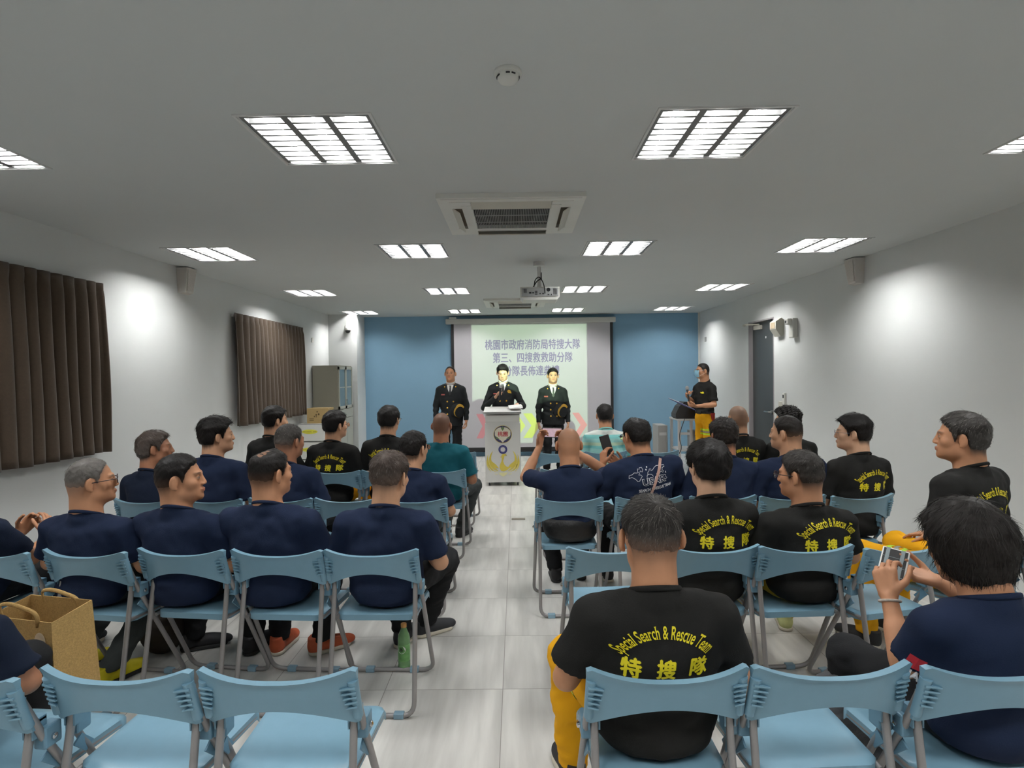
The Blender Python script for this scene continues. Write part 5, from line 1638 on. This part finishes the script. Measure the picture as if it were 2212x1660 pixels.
b.tube([wv-dd*.012 + (u*math.cos(a)+v*math.sin(a))*.031 for a in np.linspace(0, 6.283, 28, endpoint=False)], .0042, 8, closed=True)
b.build('bracelet', new_mat('bracelet_cord', srgb(190, 180, 170), .7, noise=(90, .2)), a6, smooth=True)
S, E_a, W_a = iw['A'][-1]
def on_sleeve(pts2, mat, nm, off=.002):
    """drape small patches on the outer left sleeve"""
    tr = iw['tree']; ax_ = (E_a-S)/np.linalg.norm(E_a-S); b = MB()
    for pl in pts2:
        VV, FF = subdiv2(pl, [tuple(range(len(pl)))], 1); out = []
        side = np.cross(ax_, (.35, .94, 0)); 
        cdir = np.array((-.55, -.83, 0)); lat = np.cross(cdir, ax_); lat /= np.linalg.norm(lat)
        for (p, q) in VV:
            o_ = S + ax_*(.135 + q) + lat*p + cdir*.3
            h = tr.ray_cast(Vector(o_), Vector(-cdir)); hp = np.array(h[0]) if h[0] is not None else o_-cdir*.22
            out.append(hp + cdir*off)
        b.add(out, FF)
    b.build(nm, mat, iw['shirt'])
on_sleeve([[(-.024, -.030), (.024, -.030), (.024, .012), (-.024, .012)]], new_mat('red_patch', srgb(186, 34, 48), .7, noise=(30, .05)), 'sleeve_patch')
Vp, Fp = text_flat('AP', .034, .0012); Vp = Vp-Vp.mean(0)
b = MB(); tr = iw['tree']; ax_ = (E_a-S)/np.linalg.norm(E_a-S); cdir = np.array((-.55, -.83, 0)); lat = np.cross(cdir, ax_); lat /= np.linalg.norm(lat); out = []
for (p, q) in Vp:
    o_ = S + ax_*(.165 - q) - lat*p + cdir*.3; h = tr.ray_cast(Vector(o_), Vector(-cdir)); hp = np.array(h[0]) if h[0] is not None else o_-cdir*.22
    out.append(hp + cdir*.002)
b.add(out, Fp); b.build('sleeve_lettering', M['white_txt'], iw['shirt'])

# ===== second row
P_('person in dark navy shirt with clasped raised hands, cut by the left picture edge', -2.82, 2.95, 1.20, yaw=-.15, shirt='navy2', pants='black_p', skin='tan', ns=200, res=.0055,
    arms={1: ((.235, .10, .665), (.165, .27, .735)), -1: ((-.25, .10, .67), (-.03, .27, .745))},
    hands={1: dict(D=(-.30, .35, .85), N=(-.9, .1, 0), curl=(22, 35, 25), t=(0, -.8, .3)), -1: dict(D=(.45, .45, .75), N=(.8, -.3, 0), curl=(30, 45, 30), t=(0, -.8, .3))})
P_('man with cropped grey hair and brown-framed glasses in navy T-shirt', -2.16, 2.95, 1.195, yaw=-.12, head=(-48, 2, 0), hx=-.06, shirt='navy', pants='grey_p', shoes=((222, 206, 30), 'b'), skin='tan', hair='grey',
    htop=.006, hside=.003, fade=.65, grey=.5, recede=.02, ns=2600, slen=.008, lift=.5, res=.005, glasses='dark', bw=1.1, feet={-1: (-.25, .15, -.2), 1: (.03, .06, -.25)}, knees={-1: (-.145, .42, .53), 1: (.16, .40, .53)}, strandw=.0007)
P_('man with black buzz cut in navy T-shirt, face turned in profile to the right', -1.68, 2.95, 1.215, yaw=-.14, head=(-66, 3, 0), hx=-.08, shirt='navy', pants='black_p', shoes=((30, 30, 34), 'b'), skin='tan', hair='black',
    htop=.011, hside=.005, fade=.25, ns=3800, slen=.010, lift=.5, res=.0045, bw=1.08, feet={-1: (-.25, .40, -1.0), 1: (.12, .42, -.1)}, knees={-1: (-.20, .42, .53), 1: (.14, .42, .53)}, strandw=.0007, hs=1.04)
P_('man with thinning black hair and thin orange neck cord in navy T-shirt', -1.225, 2.94, 1.235, yaw=-.08, head=(-34, 0, 0), hx=-.06, shirt='navy', pants='black_p', shoes=((186, 86, 52), 'w'), skin='tan', hair='black',
    htop=.012, hside=.005, fade=.3, bald=.75, ns=3200, slen=.013, lift=.4, res=.005, bw=1.14, necklace=True, feet={-1: (-.17, .40, .0), 1: (.08, .40, -.8)}, knees={-1: (-.17, .42, .53), 1: (.15, .42, .53)}, strandw=.0008, hs=1.0)
P_('man with brownish greying hair in navy T-shirt beside the aisle, second row', -.695, 2.93, 1.215, yaw=-.03, head=(-22, -4, 0), hx=.03, shirt='navy', pants='black_p', shoes=((34, 36, 40), 'w'), skin='mid', hair='brown',
    htop=.020, hside=.010, fade=.2, grey=.15, ns=4200, slen=.020, lift=.3, res=.005, bw=1.08, necklace=True, feet={1: (.08, .62, -.9), -1: (-.04, .50, -.2)}, knees={-1: (-.10, .42, .53), 1: (.24, .42, .53)}, strandw=.0009, hs=1.0)
P_('young man with thick black bowl haircut in black T-shirt, second row right', .955, 2.93, 1.245, yaw=.07, head=(12, 0, 0), shirt='blackt', pants='yellow_p', skin='pale', hair='black', htop=.030, hside=.024, ns=4200, slen=.026, lift=.12, res=.005,
    prt=dict(s=.97, dz=.055, x=.04), hs=.99, strandw=.0009, hx=.02)
P_('man with short dark hair and sunglasses arm in black T-shirt, second row right', 1.43, 2.92, 1.20, yaw=.10, head=(38, -3, 0), hx=.02, shirt='blackt', pants='olive_p', shoes=((206, 212, 150), 'w'), skin='tan', hair='dark', htop=.014, hside=.008, grey=.15, fade=.1,
    ns=4000, slen=.016, lift=.35, res=.005, glasses='dark', bw=1.08, prt=dict(s=.97, dz=.030, x=.06), feet={1: (.28, .66, -.4), -1: (-.15, .5, 0)}, knees={-1: (-.2, .42, .53), 1: (.22, .42, .53)}, strandw=.0008)
b9, i9 = P_('tall man with thick greying hair and band-striped yellow trousers by the right wall', 2.35, 3.03, 1.37, yaw=.42, head=(30, 2, 0), hx=-.03, shirt='blackt', pants='yellow_p', skin='tan', hair='dark', htop=.020, hside=.014, grey=.25,
    ns=4200, slen=.020, lift=.25, res=.005, bw=1.14, bd=1.1, prt=dict(s=1.0, dz=.075, x=.0), knees={-1: (-.20, .45, .55), 1: (.14, .45, .55)}, strandw=.0009, hs=1.03,
    arms={-1: ((-.305, -.04, .66), (-.215, .10, .62)), 1: ((.30, .03, .76), (.17, .25, .66))})
band(i9, b9, (-.115, .22, .55), (-.2, 1, 0), .022, 'reflect', .15); band(i9, b9, (-.13, .255, .55), (-.2, 1, 0), .022, 'silver_band', .15); band(i9, b9, (-.135, .29, .55), (-.2, 1, 0), .022, 'reflect', .15)
o = copy_tree(ch0); o.location = (2.45, 2.83, 0); o.rotation_euler = (0, 0, .42); tag(o, 'blue folding chair of the tall man by the right wall', 'chair', G)

# ===== third row
P_('man with longish brown hair in dark navy shirt beside the left wall', -2.60, 4.10, 1.225, yaw=-.2, head=(-52, 4, -6), shirt='navy2', pants='black_p', skin='dark', hair='brown', htop=.024, hside=.018, grey=.25, ns=1500, slen=.028, lift=.1, res=.007, hs=1.0)
P_('man with full bushy black hair in navy shirt, third row left', -2.16, 4.10, 1.315, yaw=-.12, head=(-48, 2, 0), shirt='navy', pants='black_p', skin='mid', hair='black', htop=.034, hside=.018, ns=1500, slen=.03, lift=.35, res=.007, bw=1.1, hs=1.0)
P_('man with short greying hair and tanned neck in navy shirt, third row left', -1.64, 4.10, 1.265, yaw=-.10, head=(-26, -2, 0), shirt='navy', pants='black_p', skin='dark', hair='dark', grey=.35, htop=.010, hside=.004, fade=.3, ns=1500, slen=.012, lift=.4, res=.007, bw=1.04, hs=1.0)
P_('man with neat black hair and glasses in navy shirt beside the aisle, third row', -.74, 4.04, 1.215, yaw=-.03, head=(-30, 0, 0), shirt='navy', pants='grey_p', skin='mid', hair='black', htop=.014, hside=.009, ns=1500, slen=.015, lift=.2, res=.007, glasses='wire',
    feet={1: (.12, .50, -.3), -1: (-.14, .46, 0)}, bw=1.02)
c6, i6 = P_('bald man in navy T-shirt raising a phone with both hands', .36, 4.02, 1.225, yaw=.03, shirt='navy', pants='black_p', skin='tan', hair='dark', htop=.0, hside=.0, ns=0, res=.006, bw=1.02, shoes=((28, 28, 30), 'b'), head=(4, 0, 0),
    arms={-1: ((-.300, .16, .86), (-.185, .335, 1.055)), 1: ((.305, .17, .87), (.02, .345, 1.06))},
    hands={-1: dict(D=(.15, .15, .95), N=(.6, -.5, 0), curl=(30, 50, 30), t=(.5, -.6, .2)), 1: dict(D=(-.35, .1, .9), N=(-.6, -.5, 0), curl=(30, 50, 30), t=(-.5, -.6, .2))}, feet={-1: (-.06, .46, 0), 1: (.14, .50, -.1)})
scrm = new_mat('phone_screen_lit', srgb(90, 70, 80), .2, noise=(60, .6), emit=((.85, .62, .70), .55))
phone(wpt(c6, (-.085, .385, 1.155)), (0, R_(92), R_(2)), 'lit phone held sideways by the bald man filming the podium', screen=scrm)
c7, i7 = P_('man with white map print on his navy back, checking his phone', .90, 4.05, 1.295, yaw=.10, head=(20, -8, 0), hx=-.05, shirt='navy', pants='black_p', skin='tan', hair='black', htop=.012, hside=.008, bald=.6, ns=2200, slen=.015, lift=.2, res=.006,
    bw=1.2, bd=1.1, hs=1.05, glasses='wire', tilt=.025,
    arms={-1: ((-.315, .05, .70), (-.215, .23, .93)), 1: ((.31, .10, .68), (-.06, .28, .90))},
    hands={-1: dict(D=(.1, .2, .95), N=(.8, .3, 0), curl=(30, 45, 30), t=(.3, -.8, 0)), 1: dict(D=(-.75, .2, .6), N=(-.4, -.6, .3), curl=(30, 40, 25), t=(0, -.2, .9))})
phone(wpt(c7, (-.175, .275, 1.065)), (R_(-12), R_(-14), R_(6)), 'upright smartphone in the hand of the map-print man')
def ribbon2(pts, w_):
    V = []; F = []
    for i, p in enumerate(pts):
        a = pts[max(i-1, 0)]; c = pts[min(i+1, len(pts)-1)]
        dx, dy = c[0]-a[0], c[1]-a[1]; l = math.hypot(dx, dy)+1e-9
        V += [(p[0]-dy/l*w_, p[1]+dx/l*w_), (p[0]+dy/l*w_, p[1]-dx/l*w_)]
    return V, [(2*i, 2*i+1, 2*i+3, 2*i+2) for i in range(len(pts)-1)]
zc7 = i7['zs']-.055
bw_ = MB(); T7 = .17
lines = [[(-.155, -.002), (-.150, .018), (-.13, .020), (-.112, .030), (-.09, .026), (-.085, .032), (-.075, .022), (-.085, .012), (-.07, .010), (-.062, .0), (-.075, -.012), (-.088, -.028), (-.10, -.030), (-.112, -.012), (-.135, .004), (-.155, -.002)],
         [(-.085, .034), (-.08, .052), (-.07, .046), (-.066, .056), (-.05, .056), (-.046, .040), (-.055, .026), (-.064, .036), (-.072, .028)],
         [(-.02, .002), (-.015, .018), (-.004, .024), (.002, .036), (.014, .034), (.010, .022), (.026, .026), (.04, .038), (.06, .046), (.085, .044), (.12, .040), (.118, .030), (.10, .026), (.094, .012), (.104, .004), (.096, -.006), (.088, .006), (.074, .0), (.070, -.014), (.060, .0), (.045, -.004)],
         [(-.03, -.014), (-.026, .0), (-.01, .004), (.008, .0), (.018, -.016)], [(.098, -.02), (.115, -.026), (.112, -.036), (.122, -.046), (.112, -.054), (.10, -.046)], [(.118, .0), (.121, -.012), (.115, -.012), (.118, .0)]]
for ln in lines:
    V2, F2 = ribbon2([(a*.95, c) for a, c in ln], .0016); v_, f_ = project(V2, F2, i7['tree'], .02, zc7, tilt=T7); bw_.add(v_, f_)
for (a, c) in ((-.022, .036), (-.012, .052)):
    V2 = [(a+.005*math.cos(t), c+.006*math.sin(t)) for t in np.linspace(0, 6, 7)]; v_, f_ = project(V2, [tuple(range(7))], i7['tree'], .02, zc7, tilt=T7); bw_.add(v_, f_)
V2, F2 = text_flat('USAR', .062, .0040); V2 = V2*np.array([1.1, 1.0]); V2 = V2-[(V2[:,0].max()+V2[:,0].min())/2, 0]
v_, f_ = project(*subdiv2(V2 + [.02, -.064], F2, 1), i7['tree'], .02, zc7, tilt=T7, off=.004); bw_.add(v_, f_)
V2, F2 = text_flat('SEARCH & RESCUE TEAM', .0255, .0008); V2 = V2-[(V2[:,0].max()+V2[:,0].min())/2, 0]
v_, f_ = project(*subdiv2(V2*np.array([.24/(V2[:,0].max()-V2[:,0].min()), 1]) + [.02, -.104], F2, 1), i7['tree'], .02, zc7, tilt=T7, off=.0035); bw_.add(v_, f_)
bw_.build('back_print', M['white_txt'], i7['shirt'])
b = MB(); V2, F2 = text_flat('USAR', .062, .0008); V2 = V2*np.array([1.1, 1.0]); V2 = V2-[(V2[:,0].max()+V2[:,0].min())/2, 0]
v_, f_ = project(*subdiv2(V2 + [.02, -.064], F2, 1), i7['tree'], .02, zc7, tilt=T7, off=.0055); b.add(v_, f_); b.build('print_inner_letters', M['navy'], i7['shirt'])
b = MB(); V2, F2 = ribbon2([(.092-.0110*t, .100-.0270*t) for t in range(12)], .0095); v_, f_ = project(*subdiv2(V2, F2, 1), i7['tree'], .02, zc7, off=.008); b.add(v_, f_)
b.build('bag_strap', new_mat('pinkish_strap', srgb(186, 150, 138), .7, noise=(60, .05)), i7['shirt'])
P_('man with bushy black hair and short neck in navy T-shirt, third row right', 1.42, 4.05, 1.275, yaw=.05, head=(8, 0, 0), hx=.03, shirt='navy', pants='black_p', skin='dark', hair='dark', htop=.020, hside=.012, ns=1700, slen=.02, lift=.45, res=.007, curly=.4, bw=1.08)
P_('man with thinning crop in bright navy shirt, head turned left, third row right', 1.90, 4.05, 1.285, yaw=.10, head=(42, 0, 0), shirt='navy', pants='black_p', skin='mid', hair='dark', htop=.009, hside=.003, fade=.4, ns=1600, slen=.010, lift=.4, res=.0065, bw=1.1)
P_('man with round wire glasses and swept black hair in black T-shirt, third row', 2.37, 4.06, 1.285, yaw=.16, head=(52, 0, 0), hx=-.0, shirt='blackt', pants='olive_p', skin='pale', hair='black', htop=.028, hside=.014, ns=2000, slen=.028, lift=.2, res=.006, glasses='wire', prt=dict(s=.9, dz=.07, x=.05))

# ===== fourth row
P_('young man with dark hair in black T-shirt below the far curtain', -2.22, 5.24, 1.335, yaw=-.2, head=(-38, 0, 0), shirt='blackt', pants='black_p', skin='mid', hair='black', htop=.026, hside=.016, ns=900, slen=.022, res=.0075)
P_('young man with bowl haircut and glasses in black T-shirt before the white cartons', -1.67, 5.24, 1.285, yaw=-.10, head=(-38, 0, 0), shirt='blackt', pants='yellow_p', skin='mid', hair='black', htop=.028, hside=.018, ns=900, slen=.022, res=.0075, glasses='wire', prt=dict(s=.92, dz=.08))
P_('young man with full black hair and glasses in black T-shirt before the blue wall', -1.17, 5.24, 1.325, yaw=-.05, head=(-14, 0, 0), shirt='blackt', pants='yellow_p', skin='mid', hair='black', htop=.024, hside=.016, ns=900, slen=.02, res=.0075, glasses='wire', prt=dict(s=.92, dz=.07))
d5, i5 = P_('shaven-headed man in teal polo shirt with yellow-striped collar', -.69, 5.24, 1.265, yaw=-.04, shirt='teal', pants='grey_p', skin='dark', hair='dark', htop=.002, hside=.002, ns=0, res=.0075, bw=1.1, head=(-6, 0, 0), shoes=((30, 30, 32), 'b'),
    knees={-1: (-.12, .42, .53), 1: (.25, .40, .53)}, feet={-1: (-.1, .4, 0), 1: (.10, .50, -.4)})
b = MB(); zz = i5['zs']+.07
for k, (mt, dz) in enumerate((('teal', .0), ('yellow_txt', .012))):
    b = MB(); b.tube([(.068*math.cos(a), i5['ys']+.004+.064*math.sin(a), zz+dz*.8-.42*(.064*math.sin(a)+.05)) for a in np.linspace(0, 6.283, 36, endpoint=False)], .008 if k == 0 else .0035, 8, closed=True)
    b.build('polo_collar' if k == 0 else 'collar_stripe', M[mt], i5['shirt'])
P_('buzz-cut man in black T-shirt seated before the grey door edge', 2.00, 5.24, 1.295, yaw=.08, shirt='blackt', pants='black_p', skin='mid', hair='dark', htop=.0028, hside=.0028, ns=0, res=.0075, prt=dict(s=.92, dz=.07))
P_('curly-haired man in black T-shirt seated before the grey door', 2.46, 5.24, 1.265, yaw=.12, head=(45, 0, 0), shirt='blackt', pants='black_p', skin='mid', hair='black', htop=.034, hside=.016, curly=.8, ns=1100, slen=.024, lift=.5, res=.0075, prt=dict(s=.92, dz=.07))
# ===== front row
P_('dark-haired man in turquoise and white striped polo shirt in the front row', .96, 6.32, 1.265, yaw=.02, shirt='turq', pants='black_p', skin='tan', hair='black', htop=.016, hside=.010, ns=800, slen=.016, res=.0075, bw=1.02)

# ------------------------------------------------------------------ bottle, bags
r = empty('tea_bottle', (-.633, 3.13, 0))
def bottle_mat(): return new_mat('green_tea_plastic', srgb(136, 184, 128), .1, noise=(14, .18), trans=.35, spec=.5)
b = MB(); b.lathe([(.026, 0), (.033, .006), (.033, .03), (.0315, .034), (.033, .038), (.033, .17), (.030, .19), (.016, .222), (.0135, .235)], 24); b.build('bottle_body', bottle_mat(), r, auto=50)
b = MB(); b.lathe([(.0335, .055), (.0335, .145)], 24, cap=False); b.build('wrap_label', new_mat('green_wrap_label', srgb(104, 156, 92), .3, noise=(40, .22)), r, auto=50)
b = MB(); V, F = [], []
lab = [(.023*math.cos(a), .120+.021*math.sin(a)) for a in np.linspace(0, 6.283, 16, endpoint=False)]
b.add([(x-.008, -math.sqrt(max(.0342**2-(x-.008)**2, 0)), z) for x, z in lab], [tuple(range(16))]); b.build('label_oval', M['paper'], r)
b = MB(); V, F = text_flat('茶', .022, .0004); b.add([(x-.008, -math.sqrt(max(.0350**2-(x-.008)**2, 0)), z+.111) for x, z in V], F); b.build('label_mark', M['dark'], r)
b = MB(); b.lathe([(.0155, .232), (.0155, .250), (.013, .253)], 18); b.build('bottle_cap', new_mat('orange_cap', srgb(206, 150, 84), .5, noise=(30, .04)), r, auto=40)
tag(r, 'green tea bottle with orange cap on the floor under the aisle chair', 'bottle')

r = empty('jute_tote_bag', (-1.98, 2.37, .33)); r.rotation_euler = (0, 0, -.30)
b = MB(); t_ = .004
def shell(x0, x1, y0, y1, h):
    # tapering open bag with a standing right gusset
    V = [(x0, y0, 0), (x1, y0, 0), (x1, y1, 0), (x0, y1, 0), (x0+.01, y0+.01, h-.03), (x1-.035, y0+.015, h-.02), (x1-.025, y1-.01, h+.015), (x0+.01, y1-.01, h)]
    W = [(x0+t_, y0+t_, t_), (x1-t_, y0+t_, t_), (x1-t_, y1-t_, t_), (x0+t_, y1-t_, t_), (x0+.01+t_, y0+.01+t_, h-.03), (x1-.035-t_, y0+.015+t_, h-.02), (x1-.025-t_, y1-.01-t_, h+.015), (x0+.01+t_, y1-.01-t_, h)]
    F = [(3,2,1,0), (0,1,5,4), (1,2,6,5), (2,3,7,6), (3,0,4,7)]
    G_ = [tuple(i+8 for i in f[::-1]) for f in F] + [(4,5,13,12), (5,6,14,13), (6,7,15,14), (7,4,12,15)]
    return V+W, F+G_
b.add(*shell(-.20, .20, -.09, .09, .335)); b.build('bag_body', M['jute'], r)
for y in (-.075, .085):
    b = MB(); b.tube(fillet([(-.11, y, .30), (-.12, y-.01, .36), (-.02, y-.03, .385), (.10, y-.01, .35), (.09, y, .29)], .05), .008, 8, flat=(1, .6)); b.build('handle', M['jute'], r, smooth=True)
b = MB()
for (x, z, s) in ((.11, .235, 1.0), (.09, .10, 1.1)):
    b.prism([(x+.030*s*math.cos(a), z+.038*s*math.sin(a)) for a in np.linspace(0, 6.283, 20, endpoint=False)], 'y', -.0925+ (.012*z/.33), -.0905+(.012*z/.33))
b.build('printed_patch', new_mat('pale_print', srgb(212, 190, 160), .9, noise=(30, .1)), r)
b = MB()
for (x, z) in ((.11, .18), (.085, .165)): b.prism([(x-.02, z-.015), (x+.02, z-.01), (x+.018, z+.015), (x-.015, z+.012)], 'y', -.089, -.087)
b.build('printed_band', new_mat('mustard_print', srgb(170, 146, 50), .9, noise=(30, .1)), r)
tag(r, 'brown jute tote bag with pale print held behind the nearest left chairs', 'tote bag')

# dark jacket / backpack on the floor ahead of the empty chair
def blob_mesh(name, ells, mat, parent, seed, res=.012, amp=.012):
    c = np.array([e[0] for e in ells]); rr = np.array([e[1] for e in ells])
    f = Field((c-rr).min(0)-.05, (c+rr).max(0)+.05, res)
    for e in ells: f.ell(e[0], e[1], k=.05)
    f.cut((0, 0, .003), (0, 0, -1))
    V, Q = f.nets(); V = relax(V, Q, 1, .4); N = vnormals(V, Q)
    V = V + N*(amp*wob(V*np.array([1, .6, 1.6]), 22, seed) + amp*.6*wob(V*np.array([.6, 1.2, 1.8]), 60, seed+1))[:,None]; V[:,2] = np.maximum(V[:,2], .002)
    return np_mesh(name, V, Q, mat, parent)
r = empty('folded_jacket', (1.30, 2.12, 0)); M['jacket'] = new_mat('dark_grey_nylon', srgb(72, 72, 75), .7, noise=(14, .12), bump=(60, .3))
blob_mesh('jacket_cloth', [((-.20, .0, .34), (.13, .12, .11)), ((0, .03, .38), (.18, .14, .10)), ((.16, .05, .40), (.14, .13, .12)), ((0, .03, .15), (.15, .12, .20))], M['jacket'], r, 3)
tag(r, 'crumpled dark grey backpack with jacket in front of the empty chair', 'bag')
r = empty('backpack', (-2.10, 3.36, 0))
blob_mesh('backpack_body', [((0, 0, .13), (.13, .09, .14)), ((0, .02, .22), (.10, .07, .08))], new_mat('brown_black_canvas', srgb(52, 44, 38), .85, noise=(14, .2)), r, 8, amp=.006)
tag(r, 'dark backpack on the floor under the second-row chairs', 'bag')

blob_mesh('tied_jacket', [((0, .0, .555), (.195, .165, .095)), ((.0, -.03, .50), (.17, .13, .05))], new_mat('black_nylon_jacket', srgb(24, 24, 25), .55, noise=(12, .15), bump=(70, .3)), c6, 5, res=.012, amp=.004).location = (0, 0, 0)
